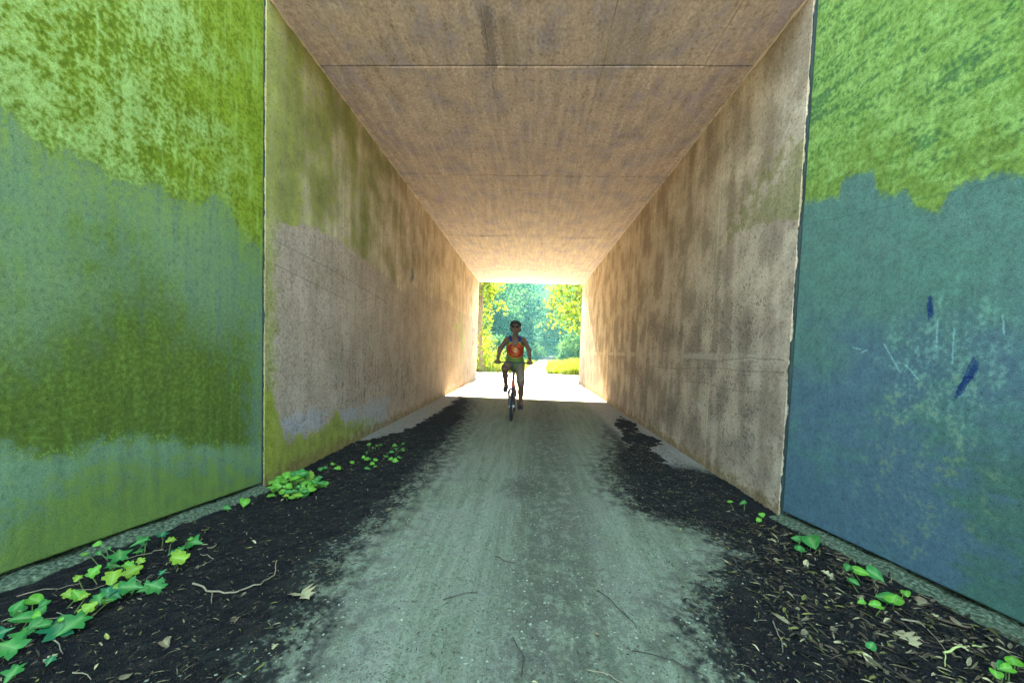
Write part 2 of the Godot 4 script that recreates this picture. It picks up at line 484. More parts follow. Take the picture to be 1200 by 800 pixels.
const WING_W := 2.4
const WING_H := 5.8
func bake_wing(left: bool) -> Array:
	var w := 704
	var h := 1408
	var sd := 10 if left else 60
	var nA := nz(w, h, 0.006, sd, 4)
	var nB := nz(w, h, 0.028, sd + 1, 4)
	var nC := nz(w, h, 0.11, sd + 2, 4)
	var nD := nz(w, h, 0.4, sd + 3, 2)
	var nS := nz(w, h, 0.06, sd + 4, 3, 1, 12)
	var nR := nz(w, h, 0.05, sd + 5, 4, 6, 1)
	var b1 := [[0.0, 1.93], [0.14, 1.95], [0.2, 1.99], [0.24, 2.05], [0.28, 2.18], [0.4, 2.23], [0.46, 2.12], [0.66, 2.07], [0.71, 2.13], [0.95, 2.08], [1.06, 2.12], [1.14, 2.16], [1.18, 2.08], [1.27, 2.18], [1.35, 2.24], [2.4, 2.2]]
	var ot := [[0.0, 0.9], [0.11, 0.98], [0.34, 1.12], [0.66, 1.4], [0.96, 1.38], [1.2, 1.25], [1.37, 1.12], [2.4, 1.0]]
	var ob := [[0.0, 0.34], [0.14, 0.36], [0.52, 0.46], [0.76, 0.57], [1.01, 0.6], [1.14, 0.56], [1.25, 0.57], [1.37, 0.66], [2.4, 0.6]]
	var lg := [[0.0, 0.18], [0.4, 0.34], [0.89, 0.47], [1.08, 0.5], [1.21, 0.42], [1.38, 0.31], [2.4, 0.3]]
	if not left:
		b1 = [[0.0, 2.38], [0.29, 2.31], [0.295, 2.4], [0.48, 2.41], [0.53, 2.22], [0.67, 2.19], [0.73, 2.07], [0.83, 2.02], [0.87, 2.13], [0.98, 2.14], [1.12, 2.09], [2.4, 2.15]]
	var rgb := PackedByteArray()
	var hh := PackedByteArray()
	rgb.resize(w * h * 3)
	hh.resize(w * h)
	for x in w:
		var s := x * WING_W / w
		var cb := curve(b1, s)
		var c1 := curve(ot, s)
		var c2 := curve(ob, s)
		var c3 := curve(lg, s)
		for py in h:
			var i := py * w + x
			var y := (1.0 - float(py) / h) * WING_H
			var a := nA[i] / 255.0
			var b := nB[i] / 255.0
			var c := nC[i] / 255.0
			var d := nD[i] / 255.0
			var k := nS[i] / 255.0
			var q := nR[i] / 255.0
			var edge := y - cb + (b - 0.5) * 0.06 + (c - 0.5) * 0.05 + (d - 0.5) * 0.03
			var over := sst(-0.022, 0.022, edge)          # 1: overgrown concrete, 0: painted
			var hgt := 0.42 + (c - 0.5) * 0.30 + (b - 0.5) * 0.15 + 0.08 * over * (b + c)
			var top := Color.BLACK
			var low := Color.BLACK
			var pit := sst(0.30, 0.20, c * 0.6 + d * 0.4)
			if left:
				if over > 0.0:
					var far := sst(0.25, 0.80, s + (a - 0.5) * 0.8 + (b - 0.5) * 0.3)
					var pale := sst(0.34, 0.70, b * 0.28 + c * 0.42 + d * 0.14 + k * 0.16 + (a - 0.5) * 0.25) * (0.15 + 0.85 * far)
					top = W_GREEN.lerp(W_PALE, pale)
					top = top.lerp(W_DEEP, sst(0.46, 0.66, (1.0 - b) * 0.30 + (1.0 - c) * 0.45 + (1.0 - a) * 0.25) * (0.40 + 0.3 * far))
					top = top.lerp(W_PALE, sst(0.62, 0.85, k) * 0.3)
					top = top.lerp(W_FILM, sst(0.16, 0.0, edge + (c - 0.5) * 0.15) * 0.45)
				if over < 1.0:
					low = W_SAGE.lerp(W_TEAL, sst(0.36, 0.66, a * 0.6 + b * 0.25 + k * 0.15))
					low = low.lerp(W_SLATE, sst(0.55, 0.05, s + (a - 0.5) * 0.5 + (k - 0.5) * 0.3) * 0.55)
					low = low.lerp(W_FILM, sst(0.36, 0.74, a * 0.3 + b * 0.3 + k * 0.25 + c * 0.15) * 0.7)
					low = low.lerp(W_GREEN, sst(0.35, 0.0, -edge + (b - 0.5) * 0.3 + (c - 0.5) * 0.2) * sst(0.40, 0.62, c * 0.6 + k * 0.4) * 0.5)
					var m := sst(-0.03, 0.05, y - c2 + (b - 0.5) * 0.12 + (c - 0.5) * 0.10 + (d - 0.5) * 0.04) * sst(-0.60, 0.35, c1 - y + (b - 0.5) * 0.4 + (a - 0.5) * 0.5 + (k - 0.5) * 0.4)
					m *= sst(0.02, 0.20, s + (b - 0.5) * 0.12 + (k - 0.5) * 0.1)
					low = low.lerp(W_OLIVE.lerp(W_FILM, sst(0.45, 0.8, c * 0.6 + k * 0.4) * 0.6), m * 0.92)
					low = low.lerp(W_TEAL, sst(0.04, -0.05, y - c2 + (b - 0.5) * 0.12 + (c - 0.5) * 0.08) * sst(-0.14, 0.06, y - c3 + (b - 0.5) * 0.1) * 0.7)
					low = low.lerp(W_LOW.lerp(W_FILM, sst(0.3, 0.7, c)), sst(-0.10, 0.18, c3 - y + (b - 0.5) * 0.45 + (c - 0.5) * 0.30) * 0.8)
					# chips of white under the peeling edge of the olive film
					low = low.lerp(W_PALE, sst(0.06, 0.0, absf(y - c2 - 0.02)) * sst(0.62, 0.72, c * 0.5 + d * 0.5) * 0.9)
			else:
				if over > 0.0:
					var pale := sst(0.34, 0.70, b * 0.30 + c * 0.35 + q * 0.35)
					top = R_LIME.lerp(R_PALE, pale)
					top = top.lerp(R_DEEP, sst(0.50, 0.72, (1.0 - a) * 0.25 + (1.0 - q) * 0.40 + (1.0 - c) * 0.35) * 0.85)
					top = top.lerp(R_OLIVE, sst(0.35, 0.0, edge + (b - 0.5) * 0.4 + (q - 0.5) * 0.3) * 0.65)
				if over < 1.0:
					low = R_TEAL.lerp(R_BLUE, sst(1.7, 0.7, y + (a - 0.5) * 0.8 + (b - 0.5) * 0.4))
					low = low.lerp(R_GREEN, sst(0.85, 1.2, s + (a - 0.5) * 0.5 + (b - 0.5) * 0.25 + (q - 0.5) * 0.3) * sst(1.0, 0.7, y + (b - 0.5) * 0.25) * 0.75)
					low = low.lerp(R_SEA, sst(0.45, 0.75, a * 0.6 + q * 0.4) * 0.4)
					var e := 1.0 - Vector2((s - 0.9) / 0.26, (y - 1.2) / 0.38).length()
					low = low.lerp(R_CHALK, sst(0.50, 0.74, c * 0.45 + k * 0.3 + b * 0.25 + clampf(e, -1.0, 1.0) * 0.10) * sst(-0.25, 0.5, e + (b - 0.5)) * 0.38)
					var e2 := 1.0 - Vector2((s - 0.83) / 0.26, (y - 0.62) / 0.5).length()
					low = low.lerp(R_FLECK, sst(0.56, 0.72, c * 0.5 + b * 0.5) * sst(-0.2, 0.3, e2 + (b - 0.5) * 0.8) * 0.45)
			var col := low.lerp(top, over)
			var g := clampf(1.0 + (b - 0.5) * 0.30 + (c - 0.5) * 0.38 + (d - 0.5) * 0.28 + (k - 0.5) * (0.30 if left else 0.10 + 0.15 * over), 0.55, 1.5) * (1.0 - pit * 0.28)
			hgt -= pit * 0.25
			for j in 3: rgb[i * 3 + j] = lut[int(clampf(col[j] * g, 0.0, 1.0) * 2047.0)]
			hh[i] = int(clampf(hgt, 0.0, 1.0) * 255.0)
	var out := finish(w, h, rgb, hh)
	var px := func(s: float, y: float) -> Vector2: return Vector2(s / WING_W * w, (1.0 - y / WING_H) * h)
	if not left:
		var blue := Color(0.03, 0.12, 0.33)
		for j in 5:
			var e := (j - 2) * 0.0045
			stroke(out, [px.call(0.82 + e, 1.575 - absf(e) * 4.0 + j % 2 * 0.012), px.call(0.826 + e, 1.50), px.call(0.829 + e * 0.8, 1.45 + (j * 7 % 5) * 0.01)], 1.7, blue, 0.62, 5 + j)
			stroke(out, [px.call(1.022 + e, 1.245 - (j * 3 % 5) * 0.012), px.call(1.0 + e * 1.5, 1.15), px.call(0.968 + e, 1.045 + (j * 2 % 5) * 0.014)], 2.0, blue, 0.62, 15 + j)
		var chalk := Color(0.6, 0.78, 0.76)
		for l in [[0.62, 1.32, 0.71, 1.16], [0.74, 1.2, 0.8, 1.12], [0.93, 1.4, 0.935, 1.22], [0.45, 1.30, 0.49, 1.29], [0.5, 1.27, 0.53, 1.285], [0.86, 1.44, 0.865, 1.3], [1.1, 1.45, 1.11, 1.36]]:
			stroke(out, [px.call(l[0], l[1]), px.call(l[2], l[3])], 1.4, chalk, 0.6, 9)
		stroke(out, [px.call(0.03, 2.2), px.call(0.45, 2.15), px.call(0.9, 2.11), px.call(1.3, 2.08)], 0.8, Color(0.14, 0.30, 0.30), 0.4, 11)
		stroke(out, [px.call(1.02, 2.9), px.call(1.1, 3.02), px.call(1.2, 3.1)], 2.2, Color(0.1, 0.28, 0.12), 0.7, 12)
	else:
		stroke(out, [px.call(0.0, 1.96), px.call(0.03, 1.6)], 1.0, Color(0.2, 0.3, 0.2), 0.5, 11)
	return out

const WALL_W := 12.3
const WALL_H := 3.9
func bake_wall(left: bool) -> Array:
	var w := 1856
	var h := 592
	var sd := 110 if left else 160
	var nA := nz(w, h, 0.010, sd, 4)
	var nB := nz(w, h, 0.045, sd + 1, 4)
	var nC := nz(w, h, 0.16, sd + 2, 3)
	var nD := nz(w, h, 0.45, sd + 3, 2)
	var nS := nz(w, h, 0.07, sd + 4, 4, 1, 10)
	var nT := nz(w, h, 0.02, sd + 6, 3, 1, 12)
	var b1 := [[0.0, 2.16], [0.5, 2.28], [0.95, 2.36], [1.22, 2.33], [2.02, 2.29], [2.64, 2.22], [3.25, 2.1], [3.5, 2.16], [3.52, 2.32], [3.9, 2.34], [4.7, 2.28], [6.7, 2.4], [8.0, 2.3], [10.5, 2.35], [12.3, 2.3]]
	if not left:
		b1 = [[0.0, 2.25], [0.33, 2.36], [0.93, 2.42], [1.2, 2.3], [1.7, 2.2], [2.2, 2.0], [3.4, 1.9], [4.2, 2.1], [6.0, 2.0], [7.4, 1.9], [9.0, 2.0], [12.3, 2.0]]
	var rgb := PackedByteArray()
	var hh := PackedByteArray()
	rgb.resize(w * h * 3)
	hh.resize(w * h)
	for x in w:
		var s := x * WALL_W / w
		var cb := curve(b1, s)
		for py in h:
			var i := py * w + x
			var y := (1.0 - float(py) / h) * WALL_H
			var a := nA[i] / 255.0
			var b := nB[i] / 255.0
			var c := nC[i] / 255.0
			var d := nD[i] / 255.0
			var k := nS[i] / 255.0
			var t := nT[i] / 255.0
			var hgt := 0.5 + (d - 0.5) * 0.12 + (c - 0.5) * 0.3
			var edge := y - cb + (b - 0.5) * 0.08 + (c - 0.5) * 0.05
			var col := T_TAN.lerp(T_BROWN, sst(0.36, 0.68, a * 0.45 + b * 0.35 + t * 0.20) * 0.7)
			col = col.lerp(T_LIGHT, sst(0.55, 0.8, k * 0.5 + b * 0.5) * 0.45)
			if left:
				if edge > 0.0:
					var al := sst(0.0, 0.75, 0.72 + (a - 0.5) * 0.55 + (b - 0.5) * 0.3 + (c - 0.5) * 0.2 + (t - 0.5) * 0.4 - s * 0.19)
					col = col.lerp(T_ALGAE.lerp(T_OLIVE, sst(0.3, 0.7, a * 0.4 + c * 0.3 + k * 0.3)), al * 0.85)
				else:
					col = T_PAINT.lerp(T_PAINT2, sst(0.35, 0.65, a * 0.5 + b * 0.3 + t * 0.2))
					var zone := sst(0.75, 1.3, s + (a - 0.5)) * sst(6.5, 3.5, s) * sst(0.15, 0.4, y) * sst(1.6, 1.0, y + (b - 0.5) * 0.5)
					var peel := sst(0.51, 0.63, c * 0.40 + k * 0.30 + b * 0.3 + (zone - 1.0) * 0.15)
					col = col.lerp(T_DARK, peel * 0.75)
					hgt -= peel * 0.35
					var bl := sst(-0.05, 0.05, minf(minf(s - 1.25, 2.7 - s) * 0.5, 0.42 - y) + (b - 0.5) * 0.35 + (c - 0.5) * 0.1)
					bl = maxf(bl, sst(-0.03, 0.05, minf(minf(s - 0.2, 0.95 - s) * 0.4, minf(0.55 - y, y - 0.33)) + (b - 0.5) * 0.12))
					col = col.lerp(T_SLATE, bl * 0.75)
					var low := sst(-0.03, 0.03, 0.36 - y - s * 0.06 + sst(0.3, 0.0, s) * 0.5 + sst(0.25, 0.0, absf(s - 1.15)) * 0.16 + (b - 0.5) * 0.2 + (c - 0.5) * 0.1)
					col = col.lerp(T_ALGAE.lerp(T_OLIVE, sst(0.4, 0.8, c) * 0.6), low * 0.92 * sst(2.8, 1.4, s + (b - 0.5)))
					col = col.lerp(T_ALGAE, sst(0.2, 0.04, s + (b - 0.5) * 0.2) * 0.6)
			else:
				if edge > 0.0:
					col = col.lerp(T_BROWN, sst(0.42, 0.68, a * 0.4 + b * 0.2 + t * 0.25 + k * 0.15) * 0.6)
					var al := sst(0.0, 0.35, 0.75 - absf(y - 2.45) * 1.1 - s * 0.55 + (b - 0.5) * 0.7 + (a - 0.5) * 0.5)
					col = col.lerp(T_OLIVE, al * 0.6)
				else:
					col = T_TAN.lerp(T_PAINT2, sst(0.25, 0.65, a * 0.6 + t * 0.4))
					col = col.lerp(T_BROWN, sst(0.42, 0.7, t * 0.5 + a * 0.3 + k * 0.2) * 0.45)
				var zone := sst(-0.1, 0.6, s) * sst(3.0, 1.7, y + (a - 0.5) * 0.9) * sst(0.1, 0.4, y)
				var peel := sst(0.51, 0.63, c * 0.52 + k * 0.14 + b * 0.34 + (zone - 1.0) * 0.16 + (a - 0.5) * 0.2)
				col = col.lerp(T_DARK, peel * 0.72)
				hgt -= peel * 0.35
				var line := absf(y - 1.22 - (b - 0.5) * 0.05)
				col = col.lerp(T_LIGHT, sst(0.06, 0.01, line) * sst(0.4, 0.6, a + (c - 0.5) * 0.4) * 0.4)
			var rim := sst(0.16, 0.03, y + (b - 0.5) * 0.14 + (c - 0.5) * 0.06)
			col = col.lerp(T_RUST, rim * 0.7)
			var pit := sst(0.32, 0.20, c * 0.55 + d * 0.45)
			var g := clampf(1.0 + (b - 0.5) * 0.50 + (c - 0.5) * 0.55 + (d - 0.5) * 0.35 + (k - 0.5) * 0.25, 0.5, 1.5) * (1.0 - pit * 0.4)
			for j in 3: rgb[i * 3 + j] = lut[int(clampf(col[j] * g, 0.0, 1.0) * 2047.0)]
			hh[i] = int(clampf(hgt, 0.0, 1.0) * 255.0)
	var out := finish(w, h, rgb, hh)
	var px := func(s: float, y: float) -> Vector2: return Vector2(s / WALL_W * w, (1.0 - y / WALL_H) * h)
	if left:
		var gr := Color(0.52, 0.74, 0.30)
		for l in [[[8.95, 0.2], [8.9, 0.8], [8.95, 1.4], [8.75, 2.3]], [[8.92, 1.3], [8.4, 1.75], [7.9, 1.9], [7.75, 1.7]], [[8.95, 1.2], [9.5, 1.6], [9.75, 2.0]], [[8.3, 1.8], [8.25, 2.15]], [[8.95, 0.75], [9.35, 1.0]]]:
			var pts := []
			for e in l: pts.append(px.call(e[0], e[1]))
			stroke(out, pts, 7.0, gr, 0.8, 21)
		var red := Color(0.83, 0.42, 0.45)
		stroke(out, [px.call(11.0, 1.4), px.call(10.9, 1.9), px.call(11.4, 1.95), px.call(11.35, 1.45), px.call(10.95, 1.42)], 13.0, red, 0.75, 22)
		stroke(out, [px.call(11.6, 0.3), px.call(11.7, 0.9)], 10.0, red, 0.5, 23)
		stroke(out, [px.call(9.9, 0.5), px.call(10.1, 0.9), px.call(10.3, 0.5)], 5.0, Color(0.9, 0.88, 0.9), 0.6, 24)
		stroke(out, [px.call(6.35, 2.35), px.call(6.5, 2.1)], 6.0, Color(0.85, 0.5, 0.45), 0.5, 25)
		stroke(out, [px.call(3.74, 2.55), px.call(3.8, 2.46), px.call(3.7, 2.38)], 9.0, Color(0.42, 0.42, 0.47), 0.8, 26)
		stroke(out, [px.call(0.1, 2.05), px.call(1.2, 1.98), px.call(2.6, 1.85)], 1.0, Color(0.42, 0.36, 0.3), 0.5, 27)
		stroke(out, [px.call(0.1, 1.85), px.call(1.4, 1.72)], 0.9, Color(0.42, 0.36, 0.3), 0.5, 28)
	else:
		for l in [[0.05, 1.12, 3.4, 1.02, 0.4], [0.05, 1.22, 1.9, 1.16, 0.5], [0.3, 0.92, 2.4, 0.9, 0.35], [1.25, 3.85, 1.27, 1.6, -0.6], [1.32, 3.85, 1.33, 2.1, -0.5], [3.55, 3.85, 3.56, 0.4, 0.5], [6.4, 3.8, 6.4, 0.5, 0.5]]:
			var dark: bool = l[4] > 0.0
			var way := []
			for j in 13:
				var f := j / 12.0
				way.append(px.call(lerpf(l[0], l[2], f) + sin(f * 17.0 + l[0]) * (0.0 if dark else 0.008), lerpf(l[1], l[3], f) + (sin(f * 11.0 + l[1] * 9.0) * 0.012 + sin(f * 29.0) * 0.006 if dark else 0.0)))
			stroke(out, way, 1.0 if dark else 4.0, Color(0.36, 0.3, 0.25) if dark else Color(0.74, 0.66, 0.56), absf(l[4]), 31)
	return out

func bake_ceiling() -> Array:
	var w := 704
	var h := 1536
	var nA := nz(w, h, 0.014, 210, 4)
	var nB := nz(w, h, 0.05, 211, 4)
	var nC := nz(w, h, 0.16, 212, 3)
	var nD := nz(w, h, 0.45, 213, 2)
	var nS := nz(w, h, 0.06, 214, 4, 1, 8)
	var nR := nz(w, h, 0.05, 215, 4, 5, 1)
	var rgb := PackedByteArray()
	var hh := PackedByteArray()
	rgb.resize(w * h * 3)
	hh.resize(w * h)
	var wide := XR - XL
	for py in h:
		var s := (1.0 - float(py) / h) * WALL_W      # metres in from the near mouth
		for x in w:
			var i := py * w + x
			var u := x * wide / w                     # metres from the left wall
			var a := nA[i] / 255.0
			var b := nB[i] / 255.0
			var c := nC[i] / 255.0
			var d := nD[i] / 255.0
			var k := nS[i] / 255.0
			var q := nR[i] / 255.0
			var hgt := 0.5 + (d - 0.5) * 0.3 + (c - 0.5) * 0.25 + (k - 0.5) * 0.2
			var col := C_TAN.lerp(C_GREY, sst(0.35, 0.65, a * 0.5 + b * 0.25 + k * 0.25) * 0.8)
			col = col.lerp(C_LIGHT, sst(0.58, 0.8, k * 0.6 + c * 0.4) * 0.5)
			col = col.lerp(C_BROWN, sst(0.5, 0.8, q * 0.6 + b * 0.2 + k * 0.2) * 0.35)
			var side := minf(u, wide - u)
			var blot := sst(0.58, 0.68, b * 0.65 + c * 0.35 + sst(0.55, 0.1, side) * 0.14 - 0.09)
			col = col.lerp(C_BROWN, blot * 0.6)
			hgt -= blot * 0.2
			col = col.lerp(C_VIOLET, sst(0.54, 0.68, a * 0.5 + b * 0.35 + c * 0.15) * 0.6)
			if d > 0.9 and c > 0.6: col = col.darkened(0.4)
			var pit := sst(0.32, 0.20, c * 0.55 + d * 0.45)
			var g := clampf(1.0 + (b - 0.5) * 0.40 + (c - 0.5) * 0.55 + (d - 0.5) * 0.35 + (k - 0.5) * 0.45 + (q - 0.5) * 0.25, 0.5, 1.5) * (1.0 - pit * 0.4)
			for j in 3: rgb[i * 3 + j] = lut[int(clampf(col[j] * g, 0.0, 1.0) * 2047.0)]
			hh[i] = int(clampf(hgt, 0.0, 1.0) * 255.0)
	var out := finish(w, h, rgb, hh)
	var px := func(u: float, s: float) -> Vector2: return Vector2((u - XL) / wide * w, (1.0 - s / WALL_W) * h)
	for l in [[0.62, 0.3, 0.62, 0.72, 28.0, 0.60, 0.57, 0.58], [-0.46, 0.2, -0.46, 0.72, 12.0, 0.36, 0.34, 0.36], [-0.3, 0.3, -0.28, 0.65, 16.0, 0.58, 0.54, 0.5], [0.85, 0.4, 0.9, 0.7, 18.0, 0.58, 0.55, 0.55]]:
		stroke(out, [px.call(l[0], l[1]), px.call(l[2], l[3])], l[4], Color(l[5], l[6], l[7]), 0.55, 41)
	return out

const TRAIL_W := 4.8
const TRAIL_L := 10.0
# the first ten metres of the trail from just behind the camera, x from -2.4 to 2.4
func bake_trail() -> Array:
	var w := 1024
	var h := 2048
	var nA := nz(w, h, 0.007, 260, 4)
	var nB := nz(w, h, 0.035, 261, 4)
	var nC := nz(w, h, 0.12, 262, 4)
	var nD := nz(w, h, 0.42, 263, 2)
	var nS := nz(w, h, 0.05, 264, 4, 1, 14)
	var nT := nz(w, h, 0.22, 265, 3, 1, 8)
	var rgb := PackedByteArray()
	var hh := PackedByteArray()
	rgb.resize(w * h * 3)
	hh.resize(w * h)
	for py in h:
		var z := 0.5 - float(py) / h * TRAIL_L
		var el := curve(EDGE_L, z)
		var il := curve(INNER_L, z)
		var er := curve(EDGE_R, z)
		var ir := curve(INNER_R, z)
		var mid := 0.12 - 0.03 * z
		for x in w:
			var i := py * w + x
			var px := (float(x) / w - 0.5) * TRAIL_W
			var a := nA[i] / 255.0
			var b := nB[i] / 255.0
			var c := nC[i] / 255.0
			var d := nD[i] / 255.0
			var k := nS[i] / 255.0
			var t := nT[i] / 255.0
			var col := G_BASE.lerp(G_LIGHT, sst(0.30, 0.72, k * 0.62 + t * 0.10 + a * 0.28))
			col = col.lerp(G_GREY, sst(0.4, 0.7, a * 0.5 + b * 0.3 + k * 0.2) * 0.6)
			# grit: thickest on the crown of the path and where the soil washes out
			var crown := sst(0.55, 0.1, absf(px - mid) + (b - 0.5) * 0.3) 
			var blot := sst(0.26, 0.08, Vector2((px - 0.02) * 0.8, (z + 3.35) * 0.45).length() + (b - 0.5) * 0.22)
			var soil := maxf(minf(el - px, px - il), minf(px - er, ir - px))
			var wash := sst(-0.55, 0.0, soil + (b - 0.5) * 0.25)
			var thick := maxf(maxf(crown * 0.8, blot), wash)
			var grit := sst(0.53 - 0.16 * thick, 0.66 - 0.16 * thick, c * 0.42 + d * 0.24 + b * 0.34)
			col = col.lerp(G_BROWN.lerp(G_DARK, b), grit * (0.35 + 0.5 * thick))
			col = col.lerp(G_SOIL, sst(-0.17, 0.02, soil + (b - 0.5) * 0.30 + (c - 0.5) * 0.34 + (d - 0.5) * 0.2 + (t - 0.5) * 0.1) * 0.93)
			# bare concrete apron along the walls inside
			var apron := sst(-4.0, -4.5, z) * maxf(sst(-1.60, -1.76, px + (b - 0.5) * 0.1), sst(1.28, 1.46, px + (b - 0.5) * 0.14))
			col = col.lerp(G_APRON, apron * 0.85)
			var g := clampf(0.98 + (b - 0.5) * 0.35 + (c - 0.5) * 0.75 + (d - 0.5) * 0.65 + (t - 0.5) * 0.15, 0.35, 1.7)
			if d > 0.80: g *= 1.25
			elif d < 0.24: g *= 0.6
			for j in 3: rgb[i * 3 + j] = lut[int(clampf(col[j] * g, 0.0, 1.0) * 2047.0)]
			hh[i] = int(clampf(0.35 + d * 0.35 + (c - 0.5) * 0.4 + grit * 0.12, 0.0, 1.0) * 255.0)
	return finish(w, h, rgb, hh)

# ---------------------------------------------------------------- setting
const EDGE_L := [[-15.4, -2.4], [-10.4, -2.05], [-9.6, -1.7], [-8.82, -1.38], [-6.58, -1.17], [-3.99, -1.06], [-2.84, -1.08], [-2.09, -1.13], [-1.5, -0.99], [-1.25, -0.98], [3.0, -0.9]]
const INNER_L := [[-9.6, -1.80], [-8.0, -1.72], [-6.44, -1.75], [-5.4, -1.88], [-4.8, -2.0], [-4.3, -2.35], [-3.6, -2.8], [4.0, -4.5]]
const EDGE_R := [[-15.4, 2.4], [-11.0, 2.3], [-8.6, 2.1], [-7.4, 1.72], [-6.4, 1.46], [-5.2, 1.27], [-4.0, 0.93], [-3.3, 0.92], [-2.95, 0.98], [-2.62, 1.37], [-2.38, 1.41], [-2.1, 1.12], [-1.79, 0.9], [-1.41, 0.83], [3.0, 0.9]]
const INNER_R := [[-9.5, 1.78], [-7.5, 1.86], [-6.9, 1.9], [-6.2, 1.78], [-5.5, 2.0], [-4.9, 1.66], [-4.3, 1.66], [-3.9, 2.0], [-3.0, 2.6], [4.0, 4.5]]
var ground_noise := {}

func soil_depth(x: float, z: float, left: bool) -> float:
	var n: float = ground_noise.a.get_noise_2d(x, z)
	var m: float = ground_noise.b.get_noise_2d(x, z)
	var d: float
	if left: d = minf(curve(EDGE_L, z) - x, x - curve(INNER_L, z))
	else: d = minf(x - curve(EDGE_R, z), curve(INNER_R, z) - x)
	return d + n * 0.14 + m * 0.09

func soil_height(x: float, z: float, left: bool) -> float:
	var d := soil_depth(x, z, left)
	var f: float = ground_noise.c.get_noise_2d(x, z)
	var b: float = ground_noise.b.get_noise_2d(x, z)
	return -0.022 + sst(-0.05, 0.10, d) * 0.028 + sst(0.05, 0.6, d) * 0.002 + (f * 0.013 + b * 0.012) * sst(-0.05, 0.12, d)

func trail_height(x: float, z: float) -> float:
	return ground_noise.d.get_noise_2d(x, z) * 0.006

func bake_all() -> void:
	var fine := grain(512, 0.14, 51, 0.74, 1.0, 4)
	var jobs := []
	for job in [bake_wing.bind(true), bake_wing.bind(false), bake_wall.bind(true), bake_wall.bind(false), bake_ceiling, bake_trail]:
		var t := Thread.new()
		t.start(job)
		jobs.append(t)
	var got := []
	for t in jobs: got.append(t.wait_to_finish())
	mats.wing_l = baked("stained concrete left wing", got[0], 0.5, fine)
	mats.wing_r = baked("stained concrete right wing", got[1], 0.45, fine)
	mats.wall_l = baked("painted concrete left wall", got[2], 0.6, fine)
	mats.wall_r = baked("painted concrete right wall", got[3], 0.6, fine)
	mats.ceil = baked("cast concrete ceiling", got[4], 0.7, fine)
	mats.trail = baked("worn paving", got[5], 0.6, grain(512, 0.2, 52, 0.6, 1.0, 4))
	mats.fine = fine

